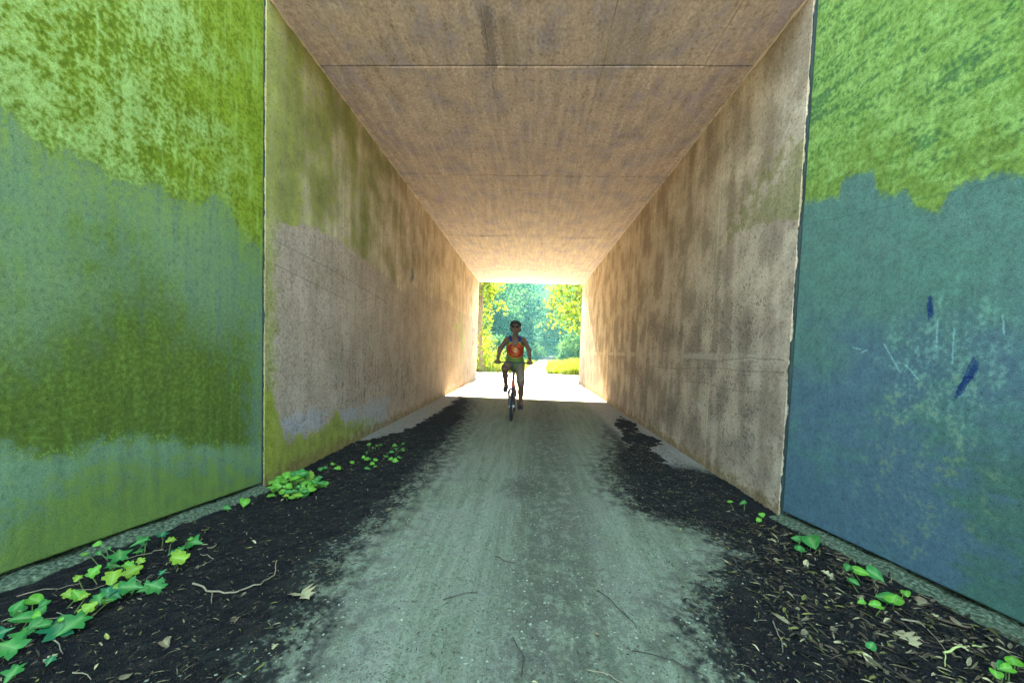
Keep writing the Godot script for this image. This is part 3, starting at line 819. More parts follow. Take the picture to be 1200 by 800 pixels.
func build_ground() -> void:
	ground_noise = {"a": noise(0.9, 301, 3), "b": noise(5.0, 302, 4), "c": noise(22.0, 303, 3), "d": noise(1.6, 304, 3), "e": noise(0.5, 305, 4), "f": noise(9.0, 306, 4), "g": noise(2.2, 307, 4)}
	# the land to the horizon
	var m := mat("meadow soil", Color.WHITE, 0.95)
	m.albedo_texture = tex(Image.create_from_data(256, 256, false, Image.FORMAT_L8, grain(256, 0.03, 7, 0.24, 0.5).get_data()))
	m.albedo_color = lin(0.42, 0.5, 0.2)
	m.uv1_triplanar = true
	m.uv1_world_triplanar = true
	m.uv1_scale = Vector3(0.3, 0.3, 0.3)
	var s := st()
	quad(s, [Vector3(-600, -0.03, 600), Vector3(600, -0.03, 600), Vector3(600, -0.03, -600), Vector3(-600, -0.03, -600)], Vector3.UP)
	tag(put(s.commit(), "ground", m), "", "", "", "structure")
	# the trail: worn old paving, dusty, gritty, with wheel tracks
	var tm: StandardMaterial3D = mats.trail
	var tf := func(i: float, j: float) -> Vector3:
		var z := lerpf(3.5, -15.32, j)
		var half := 0.0 if z < -3.0 else (z + 3.0) * FLARE
		var x := lerpf(XL - 0.05 - half, XR + 0.05 + half, i)
		return Vector3(x, trail_height(x, z), z)
	tag(put(mapped(sheet(90, 400, tf, func(_p): return Color.WHITE)), "trail", tm), "", "", "", "structure")
	# dark soil banked against the walls
	var sm := mat("leaf mould", Color.WHITE, 0.95)
	sm.vertex_color_use_as_albedo = true
	sm.albedo_texture = tex(grain(512, 0.09, 27, 0.25, 1.0, 5))
	sm.uv1_triplanar = true
	sm.uv1_world_triplanar = true
	sm.uv1_scale = Vector3(1.6, 1.6, 1.6)
	sm.heightmap_enabled = true
	sm.heightmap_texture = tex(grain(512, 0.12, 28, 0.0, 1.0, 4))
	sm.heightmap_scale = 1.4
	for left in [true, false]:
		var sf := func(i: float, j: float) -> Vector3:
			var z := lerpf(3.4, -11.5, j)
			var half := 0.0 if z < -3.0 else (z + 3.0) * FLARE
			var x := lerpf(-0.7, XL - half - 0.02, i) if left else lerpf(0.6, XR + half + 0.02, i)
			return Vector3(x, soil_height(x, z, left), z)
		var sc := func(p: Vector3) -> Color:
			var f: float = ground_noise.f.get_noise_2d(p.x, p.z)
			var c: float = ground_noise.c.get_noise_2d(p.x, p.z)
			return S_DARK.lerp(S_BROWN, sst(-0.1, 0.45, f * 0.45 + c * 0.7))
		tag(put(sheet(80, 640, sf, sc), "soil_bank", sm), "black leaf mould banked along the left wall" if left else "black leaf mould banked along the right wall", "", "", "structure")
	# pale gravel yard in the sun beyond the far mouth
	var gm := mat("pale gravel", lin(0.80, 0.72, 0.60), 0.95)
	gm.albedo_texture = tex(grain(512, 0.12, 37, 0.62, 1.0, 4))
	gm.uv1_triplanar = true
	gm.uv1_world_triplanar = true
	gm.uv1_scale = Vector3(0.9, 0.9, 0.9)
	gm.heightmap_enabled = true
	gm.heightmap_texture = tex(grain(512, 0.15, 38, 0.0, 1.0, 4))
	gm.heightmap_scale = 1.0
	var gs := st()
	var en := noise(0.4, 41, 3)
	var prev := []
	for i in 61:
		var x := lerpf(-15.0, 15.0, i / 60.0)
		var now := [Vector3(x, -0.006, -15.26), Vector3(x, -0.006, -21.0 - en.get_noise_1d(x) * 1.3 - absf(x) * 0.04)]
		if prev: quad(gs, [prev[0], now[0], now[1], prev[1]], Vector3.UP)
		prev = now
	tag(put(gs.commit(), "gravel_yard", gm), "", "", "", "structure")
	# the same gravel behind the camera, past the shadow of the embankment
	var bs := st()
	quad(bs, [Vector3(-15, -0.008, 3.45), Vector3(15, -0.008, 3.45), Vector3(15, -0.008, 26), Vector3(-15, -0.008, 26)], Vector3.UP)
	tag(put(bs.commit(), "gravel_yard", gm), "", "", "", "structure")
	# the wooded hillside that closes the view far behind
	var hm := mat("distant woodland", Color.WHITE, 0.95)
	hm.vertex_color_use_as_albedo = true
	var hn := noise(0.05, 44, 5)
	var hf := func(i: float, j: float) -> Vector3:
		var x := lerpf(-160.0, 160.0, i)
		return Vector3(x, -0.5 + pow(j, 0.8) * 34.0 + hn.get_noise_2d(x * 2.0, j * 90.0) * 5.0 * minf(1.0, j * 8.0), lerpf(-128.0, -175.0, j) + hn.get_noise_2d(x * 3.0, j * 120.0 + 50.0) * 4.0)
	var hc := func(p: Vector3) -> Color: return Color(0.025, 0.070, 0.030).lerp(Color(0.045, 0.100, 0.032), sst(-0.3, 0.4, hn.get_noise_3d(p.x * 6.0, p.y * 6.0, p.z * 6.0)))
	tag(put(sheet(160, 50, hf, hc), "hillside", hm), "", "", "", "structure")
	# the path on into the wood
	var pm := mat("sandy path", lin(0.13, 0.105, 0.075), 0.95)
	pm.albedo_texture = gm.albedo_texture
	pm.uv1_triplanar = true
	pm.uv1_world_triplanar = true
	var ps := st()
	prev = []
	for i in 61:
		var z := lerpf(-20.0, -100.0, i / 60.0)
		var cx := path_x(z)
		var hw := 1.05 + en.get_noise_1d(z) * 0.2
		var now := [Vector3(cx - hw, -0.002, z), Vector3(cx + hw, -0.002, z)]
		if prev: quad(ps, [prev[0], prev[1], now[1], now[0]], Vector3.UP)
		prev = now
	tag(put(ps.commit(), "path", pm), "", "", "", "structure")

# texture coordinates of the trail, folded back beyond the ends of what was baked
func mapped(m: ArrayMesh) -> ArrayMesh:
	var a := m.surface_get_arrays(0)
	var uv := PackedVector2Array()
	var uv2 := PackedVector2Array()
	for p in a[Mesh.ARRAY_VERTEX]:
		uv.append(Vector2(p.x / TRAIL_W + 0.5, pingpong((0.5 - p.z) / TRAIL_L, 1.0) * 0.998 + 0.001))
		uv2.append(Vector2(p.x, p.z) / 0.45)
	a[Mesh.ARRAY_TEX_UV] = uv
	a[Mesh.ARRAY_TEX_UV2] = uv2
	a[Mesh.ARRAY_COLOR] = null
	var out := ArrayMesh.new()
	out.add_surface_from_arrays(Mesh.PRIMITIVE_TRIANGLES, a)
	return out

func path_x(z: float) -> float:
	return curve([[-100.0, 4.4], [-70.0, 2.9], [-47.0, 1.6], [-27.0, 0.45], [-15.0, 0.0]], z)

func build_underpass() -> void:
	mats.core = mat("rough concrete", lin(0.20, 0.17, 0.13), 0.95)
	mats.core.albedo_texture = tex(mats.fine)
	mats.core.uv1_triplanar = true
	mats.core.uv1_world_triplanar = true
	mats.ledge = mat("mossy footing", Color.WHITE, 0.95)
	var lg := grain(512, 0.03, 61, 0.0, 1.0, 6)
	var li := Image.create(512, 512, false, Image.FORMAT_RGB8)
	for y in 512:
		for x in 512:
			var v := lg.get_pixel(x, y).r
			li.set_pixel(x, y, Color(0.010, 0.022, 0.008).lerp(Color(0.20, 0.225, 0.13), v * v * 1.2).linear_to_srgb())
	mats.ledge.albedo_texture = tex(li)
	mats.ledge.uv1_triplanar = true
	mats.ledge.uv1_world_triplanar = true
	mats.ledge.uv1_scale = Vector3(2.5, 2.5, 2.5)
	mats.ledge.heightmap_enabled = true
	mats.ledge.heightmap_texture = tex(lg)
	mats.ledge.heightmap_scale = 0.8
	mats.filler = mat("dark joint filler", lin(0.03, 0.045, 0.04), 0.9)
	var u := thing("underpass", "square concrete underpass with tan stained walls and ribbed ceiling", "underpass", Vector3(0, 0, ZN))
	var off := Vector3(0, 0, -ZN)
	# walls: cast panels in front of a solid core
	var cuts := [0.0, 1.26, 3.53, 6.25, 9.2, 12.3]
	var size := Vector2(WALL_W, WALL_H)
	for left in [true, false]:
		var s := st()
		if left: box_to(s, Vector3(XL - 0.03, -0.3, ZN) + off, Vector3(XL - 0.6, HC + 0.4, ZF) + off)
		else: box_to(s, Vector3(XR + 0.03, -0.3, ZN) + off, Vector3(XR + 0.6, HC + 0.4, ZF) + off)
		var wall := put(s.commit(), "side_wall", mats.core, u)
		for i in cuts.size() - 1:
			var a: float = cuts[i] + (0.0 if i == 0 else 0.003)
			var b: float = cuts[i + 1] - (0.0 if i == cuts.size() - 2 else 0.003)
			var x := XL if left else XR
			var mesh := slab(Vector3(x, -0.1, -a), Vector3.FORWARD, Vector3.UP, Vector3.RIGHT if left else Vector3.LEFT, b - a, HC + 0.1, 0.029, 0.002, Vector2(a, -0.1), size)
			put(mesh, "wall_panel", mats.wall_l if left else mats.wall_r, wall)
	# ceiling: cast bays between cross joints, with thin fins where the form boards met
	var cs := st()
	box_to(cs, Vector3(XL - 0.6, HC + 0.03, ZN) + off, Vector3(XR + 0.6, HC + 0.4, ZF) + off)
	var ceiling := put(cs.commit(), "ceiling", mats.core, u)
	var bays := [0.0, 0.75, 3.01, 6.14, 9.75, 12.3]
	var cols := [XL, -1.46, -0.48, 0.565, 1.5, XR]
	var csize := Vector2(XR - XL, WALL_W)
	for i in bays.size() - 1:
		for j in cols.size() - 1:
			var a: float = bays[i] + (0.0 if i == 0 else 0.011)
			var b: float = bays[i + 1] - (0.0 if i == bays.size() - 2 else 0.011)
			var x0: float = cols[j] + (0.0 if j == 0 else 0.0015)
			var x1: float = cols[j + 1] - (0.0 if j == cols.size() - 2 else 0.0015)
			var drop := 0.0015 * ((i * 3 + j * 5) % 4)
			put(slab(Vector3(x0, HC + drop, -a), Vector3.RIGHT, Vector3.FORWARD, Vector3.DOWN, x1 - x0, b - a, 0.024, 0.003, Vector2(x0 - XL, a), csize), "ceiling_panel", mats.ceil, ceiling)
	mats.fin = mat("pale mortar fin", lin(0.5, 0.41, 0.31), 0.95)
	var rn := noise(3.0, 71, 3)
	for j in range(1, 5):
		var pts := []
		var rr := []
		for i in 90:
			var z := -float(i) / 89.0 * 12.3
			pts.append(Vector3(cols[j] + rn.get_noise_2d(z, j * 9.0) * 0.006, HC + 0.001, z))
			rr.append(maxf(0.0006, 0.002 + rn.get_noise_2d(z * 3.0, j * 5.0 + 40.0) * 0.011))
		put(tube_mesh(pts, rr, 5), "fin", mats.fin, ceiling)
	# crumbled mortar in the corner of wall and ceiling
	for left in [true, false]:
		var pts := []
		var rr := []
		for i in 260:
			var z := -float(i) / 259.0 * 12.28
			pts.append(Vector3((XL if left else XR) + rn.get_noise_2d(z * 2.0, 3.0) * 0.006, HC - 0.002 + rn.get_noise_2d(z * 2.0, 13.0) * 0.006, z))
			rr.append(maxf(0.002, 0.010 + rn.get_noise_2d(z * 5.0, 80.0 if left else 90.0) * 0.022))
		put(tube_mesh(pts, rr, 6), "mortar_seam", mats.fin, ceiling)
	# headwalls above both mouths
	for near in [true, false]:
		var hs := st()
		var z0 := 0.0 if near else ZF - ZN
		var z1 := -0.4 if near else ZF - ZN + 0.4
		box_to(hs, Vector3(XL - 0.6, HC + 0.401, z0 - (0.001 if near else -0.001)), Vector3(XR + 0.6, 5.9, z1))
		if not near:
			box_to(hs, Vector3(-16, -0.3, z0 - 0.001), Vector3(XL - 0.601, 5.9, z1))
			box_to(hs, Vector3(16, -0.3, z0 - 0.001), Vector3(XR + 0.601, 5.9, z1))
		put(hs.commit(), "headwall", mats.core, u)
	# the road fill that the underpass carries
	var em := mat("grassed fill", lin(0.07, 0.10, 0.03), 0.95)
	var es := st()
	box_to(es, Vector3(-40, 4.3, -3.42), Vector3(40, 5.6, -14.88))
	box_to(es, Vector3(-40, -0.3, -3.42), Vector3(XL - 0.62, 4.29, -14.88))
	box_to(es, Vector3(40, -0.3, -3.42), Vector3(XR + 0.62, 4.29, -14.88))
	for sx in [-1.0, 1.0]:
		var w0: float = XL - 0.36 if sx < 0 else XR + 0.36
		var p := [Vector3(w0, 4.9, -3.41), Vector3(sx * 40, 5.0, -3.41), Vector3(sx * 40, -0.05, 4.2), Vector3(w0 + sx * 7.6 * FLARE, 1.4, 4.2)]
		quad(es, p, Vector3(0, 0.8, 0.6))
	tag(put(es.commit(), "embankment", em), "", "", "", "structure")
	for left in [true, false]: wing(left)

func wing(left: bool) -> void:
	var sx := -1.0 if left else 1.0
	var root := thing("wing_wall", "tall concrete wing wall on the left, yellow green algae above sage painted concrete" if left else "tall concrete wing wall on the right, lime algae above teal blue paint with blue spray strokes", "wall", Vector3(XL if left else XR, 0, ZN), "wing walls at the mouth of the underpass")
	var u := Vector3(sx * FLARE, 0, 1).normalized()
	var n := Vector3(-sx * u.z, 0, absf(u.x)).normalized()
	if n.dot(u) > 0.001: n = Vector3(-sx * u.z, 0, sx * u.x).normalized()
	var m: Material = mats.wing_l if left else mats.wing_r
	var gap := 0.014 if left else 0.028
	var o := u * gap
	put(slab(o + Vector3(0, 0.052, 0), u, Vector3.UP, n, WING_W - gap, WING_H - 0.152, 0.35, 0.012, Vector2(gap, 0.052), Vector2(WING_W, WING_H), 0.25), "wall_panel", m, root)
	put(slab(u * (WING_W + 0.015) + Vector3(0, 0.052, 0), u, Vector3.UP, n, 4.6, WING_H - 0.152 - WING_W * 0.25, 0.35, 0.012, Vector2(WING_W, 0.052), Vector2(WING_W, WING_H), 0.25), "wall_panel", m, root)
	# crumbling filler deep in the joint, with lumps
	var rn := noise(4.0, 81 if left else 82, 4)
	var pts := []
	var rr := []
	for i in 500:
		var y := i / 499.0 * 5.5
		pts.append(u * gap * 0.5 - n * (0.022 + rn.get_noise_2d(y, 0.0) * 0.014))
		pts[-1].y = y
		rr.append(maxf(0.004, (0.012 if left else 0.019) + rn.get_noise_2d(y * 0.8, 7.0) * 0.010 + rn.get_noise_2d(y * 4.0, 17.0) * 0.008))
	put(tube_mesh(pts, rr, 7), "joint_filler", mats.filler, root)
	# ragged mortar lip beside the joint
	pts = []
	rr = []
	for i in 500:
		var y := i / 499.0 * 5.2
		pts.append(u * (gap + 0.002) + Vector3(0, y, 0) - n * 0.006 + u * rn.get_noise_2d(y * 3.0, 30.0) * 0.006)
		rr.append(maxf(0.001, 0.003 + rn.get_noise_2d(y * 1.5, 50.0) * (0.010 if not left else 0.005)))
	put(tube_mesh(pts, rr, 6), "joint_lip", mats.filler, root)
	# the footing: a low ledge with an uneven top, a dark gap between it and the wall
	var s := st()
	var prev := []
	var N := 150
	for i in N + 1:
		var a := lerpf(0.02, 6.9, float(i) / N)
		var r := rn.get_noise_2d(a * 0.8, 70.0)
		var wd := 0.105 + r * 0.03 + rn.get_noise_2d(a * 4.0, 77.0) * 0.012
		var ht := 0.030 + rn.get_noise_2d(a * 1.2, 75.0) * 0.022 + rn.get_noise_2d(a * 6.0, 78.0) * 0.006
		var gp := -0.30
		var q := u * a
		var now := [q + n * gp + Vector3(0, -0.1, 0), q + n * gp + Vector3(0, ht - 0.006, 0), q + n * 0.01 + Vector3(0, ht, 0), q + n * (wd - 0.014) + Vector3(0, ht - 0.006, 0), q + n * wd + Vector3(0, ht - 0.022, 0), q + n * (wd + 0.012) + Vector3(0, -0.1, 0)]
		if prev:
			for k in 5:
				var mid: Vector3 = (now[k + 1] - now[k]).cross(u)
				if mid.dot(Vector3.UP + n * 0.5) < 0.0 and k > 0: mid = -mid
				if k == 0: mid = -n
				quad(s, [prev[k], now[k], now[k + 1], prev[k + 1]], mid.normalized())
		prev = now
	put(s.commit(), "footing", mats.ledge, root)

# ---------------------------------------------------------------- leaves, plants and litter
# a leaf lying in its own xz plane, stalk at the origin, tip along -z, one unit long; lobes by outline
func leaf_mesh(outline: Array, fold: float, curl: float, c: Color, seed_n: int) -> ArrayMesh:
	var rng := RandomNumberGenerator.new()
	rng.seed = seed_n
	var v := PackedVector3Array()
	var col := PackedColorArray()
	var ix := PackedInt32Array()
	var lift := func(p: Vector2) -> Vector3: return Vector3(p.x, absf(p.x) * fold - p.y * p.y * curl, -p.y)
	# two halves, each a strip between its outline and the midrib, with a row between that carries the side veins
	var n := (outline.size() + 1) / 2
	for side in [1.0, -1.0]:
		for k in n:
			var e := Vector2(outline[k].x * side, outline[k].y)
			var rib := Vector2(0, 0.01 + 0.97 * k / (n - 1))
			var mid := rib.lerp(e, 0.5)
			var wob := rng.randf_range(-0.025, 0.025)
			var vein := 1.25 if k % 3 == 1 else 0.92
			v.append_array([lift.call(rib) - Vector3(0, 0.015, 0), lift.call(mid) + Vector3(0, 0.02 + wob * 0.3, 0), lift.call(e) + Vector3(0, wob, 0)])
			var tone := c * rng.randf_range(0.88, 1.1)
			col.append_array([c.lerp(Color(0.4, 0.5, 0.2), 0.25), tone * vein, tone * 0.9])
			if k > 0:
				var q := v.size() - 3
				ix.append_array([q - 3, q, q - 2, q, q + 1, q - 2, q - 2, q + 1, q - 1, q + 1, q + 2, q - 1])
	var nn := PackedVector3Array()
	nn.resize(v.size())
	for t in range(0, ix.size(), 3):
		var a := (v[ix[t + 2]] - v[ix[t]]).cross(v[ix[t + 1]] - v[ix[t]])
		if a.y < 0.0:
			var k := ix[t + 1]
			ix[t + 1] = ix[t + 2]
			ix[t + 2] = k
			a = -a
		for k in 3: nn[ix[t + k]] += a
	for k in nn.size(): nn[k] = nn[k].normalized() if nn[k].length() > 0.0 else Vector3.UP
	return arrays(v, nn, ix, col)

func mirrored(half: Array) -> Array:
	var out := half.duplicate()
	for k in range(half.size() - 2, -1, -1): out.append(Vector2(-half[k].x, half[k].y))
	return out

var leaf_kinds := []
var dead_kinds := []
func make_leaf_kinds() -> void:
	var star := mirrored([Vector2(0, 0), Vector2(0.10, -0.10), Vector2(0.36, -0.12), Vector2(0.30, 0.10), Vector2(0.26, 0.18), Vector2(0.42, 0.24), Vector2(0.58, 0.40), Vector2(0.38, 0.46), Vector2(0.20, 0.48), Vector2(0.16, 0.66), Vector2(0.08, 0.84), Vector2(0, 1.0)])
	var heart := mirrored([Vector2(0, 0), Vector2(0.14, -0.10), Vector2(0.34, -0.08), Vector2(0.46, 0.10), Vector2(0.46, 0.34), Vector2(0.38, 0.56), Vector2(0.24, 0.76), Vector2(0.10, 0.90), Vector2(0, 0.96)])
	var lobed := mirrored([Vector2(0, 0), Vector2(0.20, -0.06), Vector2(0.40, 0.0), Vector2(0.36, 0.16), Vector2(0.30, 0.24), Vector2(0.48, 0.34), Vector2(0.46, 0.52), Vector2(0.30, 0.58), Vector2(0.24, 0.68), Vector2(0.22, 0.84), Vector2(0.10, 0.92), Vector2(0, 0.95)])
	leaf_kinds = [
		[leaf_mesh(star, 0.10, 0.16, L_IVY, 1), leaf_mesh(star, 0.20, 0.25, L_IVY2, 2)],
		[leaf_mesh(heart, 0.14, 0.12, L_LIME, 3), leaf_mesh(heart, 0.22, 0.2, L_IVY2, 4)],
		[leaf_mesh(lobed, 0.12, 0.18, L_YELLOW, 5), leaf_mesh(lobed, 0.2, 0.12, L_LIME, 6)]]
	var oak := mirrored([Vector2(0, 0), Vector2(0.06, 0.10), Vector2(0.22, 0.12), Vector2(0.12, 0.26), Vector2(0.34, 0.34), Vector2(0.30, 0.44), Vector2(0.14, 0.48), Vector2(0.38, 0.62), Vector2(0.32, 0.72), Vector2(0.14, 0.72), Vector2(0.18, 0.90), Vector2(0, 1.0)])
	var lance := mirrored([Vector2(0, 0), Vector2(0.10, 0.15), Vector2(0.17, 0.36), Vector2(0.18, 0.55), Vector2(0.12, 0.8), Vector2(0, 1.0)])
	dead_kinds = [leaf_mesh(oak, 0.35, 0.25, D_TAN, 11), leaf_mesh(lance, 0.5, 0.35, D_BUFF, 12), leaf_mesh(heart, 0.4, 0.45, D_BROWN, 13), leaf_mesh(lance, 0.3, -0.3, D_YELLOW, 14)]
	mats.leaf = mat("green leaf", Color.WHITE, 0.6)
	mats.leaf.vertex_color_use_as_albedo = true
	mats.leaf.backlight_enabled = true
	mats.leaf.backlight = Color(0.5, 0.5, 0.5)
	mats.dead = mat("dry leaf", Color.WHITE, 0.9)
	mats.dead.vertex_color_use_as_albedo = true
	mats.stem = mat("green stem", lin(0.10, 0.13, 0.03), 0.7)
	mats.twig = mat("dry twig", lin(0.22, 0.17, 0.10), 0.9)
	mats.dark_twig = mat("dark twig", lin(0.035, 0.028, 0.022), 0.9)
	mats.straw = mat("yellow straw", lin(0.38, 0.40, 0.12), 0.8)

func lay(x: float, z: float) -> float:
	return maxf(trail_height(x, z), maxf(soil_height(x, z, true) if x < 0.0 else -1.0, soil_height(x, z, false) if x > 0.0 else -1.0))

# leaves: [x, z, size, kind, height]
func plant(called: String, label: String, category: String, group: String, root_at: Vector2, leaves: Array, sd: int) -> void:
	var rng := RandomNumberGenerator.new()
	rng.seed = sd
	var base := Vector3(root_at.x, lay(root_at.x, root_at.y), root_at.y)
	var t := thing(called, label, category, base, group)
	if called == "ivy_plant":
		# the vine that the leaves grow from, creeping over the soil
		var way := leaves.duplicate()
		way.sort_custom(func(p, q): return p[1] < q[1])
		var vine := []
		var thick := []
		for k in range(0, way.size(), 4):
			var q := Vector2(way[k][0], way[k][1]).lerp(root_at, 0.5)
			vine.append(Vector3(q.x, lay(q.x, q.y) + 0.007, q.y) - base)
			thick.append(0.0028 - 0.0012 * k / way.size())
		if vine.size() > 1: put(tube_mesh(vine, thick, 6), "vine", mats.twig, t)
	for l in leaves:
		var ground := lay(l[0], l[1])
		var p := Vector3(l[0], ground + l[4], l[1]) - base
		var lf := put(leaf_kinds[l[3]][rng.randi() % 2], "leaf", mats.leaf, t)
		var yaw := rng.randf_range(0, TAU)
		# leaves face the open light above the trail, stalk end lowest
		var bas := Basis(Vector3.UP, yaw) * Basis(Vector3.RIGHT, rng.randf_range(-0.1, 0.35)) * Basis(Vector3.BACK, rng.randf_range(-0.3, 0.3))
		bas = Basis(Vector3(0, 0, -1), (0.35 if l[0] < 0.0 else -0.35) * rng.randf_range(0.4, 1.2)) * Basis(Vector3.RIGHT, rng.randf_range(0.15, 0.5)) * bas
		lf.transform = Transform3D(bas.scaled(Vector3.ONE * l[2]), p - bas * Vector3(0, 0, -0.4) * l[2])
		var foot := Vector3(p.x * 0.8, ground - base.y - 0.005, p.z * 0.8 + 0.01)
		var top: Vector3 = lf.transform * Vector3(0, 0, -0.02)
		var mid := foot.lerp(top, 0.55) + Vector3(rng.randf_range(-0.01, 0.01), 0.012, rng.randf_range(-0.01, 0.01))
		put(tube_mesh([foot, mid, top], [0.0024, 0.002, 0.0014], 5), "stalk", mats.stem, t)

func build_plants() -> void:
	make_leaf_kinds()
	var ivy := IVY
	# three trailing plants along the left footing, by where their leaves grow
	var sets := [[], [], []]
	var rng := RandomNumberGenerator.new()
	rng.seed = 90
	for l in ivy:
		var k := 0 if l[1] > -1.56 else (1 if l[1] > -1.8 else 2)
		sets[k].append([l[0], l[1], l[2] * 0.44, int(l[3]), rng.randf_range(0.03, 0.08)])
		sets[k].append([l[0] + rng.randf_range(-0.09, 0.09), l[1] + rng.randf_range(-0.09, 0.06), l[2] * rng.randf_range(0.22, 0.4), int(l[3]), rng.randf_range(0.015, 0.06)])
	plant("ivy_plant", "star leaved green plant nearest the bottom left corner of the picture", "plant", "plants along the foot of the walls", Vector2(-1.97, -1.42), sets[0], 501)
	plant("ivy_plant", "trailing green plant with mixed yellow lobed leaves midway along the left footing", "plant", "plants along the foot of the walls", Vector2(-1.93, -1.70), sets[1], 502)
	plant("ivy_plant", "star leaved trailing plant farthest up the left wing wall footing", "plant", "plants along the foot of the walls", Vector2(-1.98, -1.98), sets[2], 503)
	var clump := []
	for i in 85:
		var a := rng.randf_range(0, TAU)
		var r := sqrt(rng.randf())
		clump.append([-1.86 + cos(a) * r * 0.20 + sin(a) * r * 0.04, -3.0 + sin(a) * r * 0.26, rng.randf_range(0.04, 0.075), 1 if rng.randf() < 0.8 else 2, rng.randf_range(0.03, 0.15) * (1.1 - r * 0.6)])
	plant("weed_clump", "bushy clump of small round bright leaves at the left wall joint", "plant", "plants along the foot of the walls", Vector2(-1.86, -3.0), clump, 504)
	var trail_bits := []
	for i in 26:
		trail_bits.append([rng.randf_range(-1.95, -1.35), rng.randf_range(-4.6, -3.4), rng.randf_range(0.035, 0.06), 1, rng.randf_range(0.015, 0.04)])
	plant("seedlings", "scattered tiny seedlings on the black soil inside the left wall", "plant", "plants along the foot of the walls", Vector2(-1.65, -3.9), trail_bits, 505)
	plant("sprout", "two leaf sprout by the left footing near the round leaved clump", "plant", "plants along the foot of the walls", Vector2(-2.0, -2.6), [[-2.0, -2.6, 0.07, 1, 0.04], [-2.09, -2.55, 0.05, 1, 0.03]], 506)
	var right := RIGHT
	var cut := [[0, 4, "small sprouts at the right wall joint on dark soil", Vector2(1.70, -2.98)], [4, 7, "bright three leaved weed under the right wing wall, farthest along", Vector2(1.77, -2.46)], [7, 10, "round leaved weed with two large leaves against the right footing", Vector2(1.88, -2.17)], [10, 14, "paired heart leaved weed midway along the right footing", Vector2(1.80, -1.96)], [14, 17, "tiny yellow green sprouts among right leaf litter", Vector2(1.66, -1.86)], [17, 21, "clump of small leaves in the bottom right corner", Vector2(1.86, -1.51)]]
	for c in cut:
		var ls := []
		for k in range(c[0], c[1]): ls.append([right[k][0], right[k][1], right[k][2] * 0.66, 1, rng.randf_range(0.025, 0.06)])
		plant("weed", c[2], "plant", "plants along the foot of the walls", c[3], ls, 510 + int(c[0]))

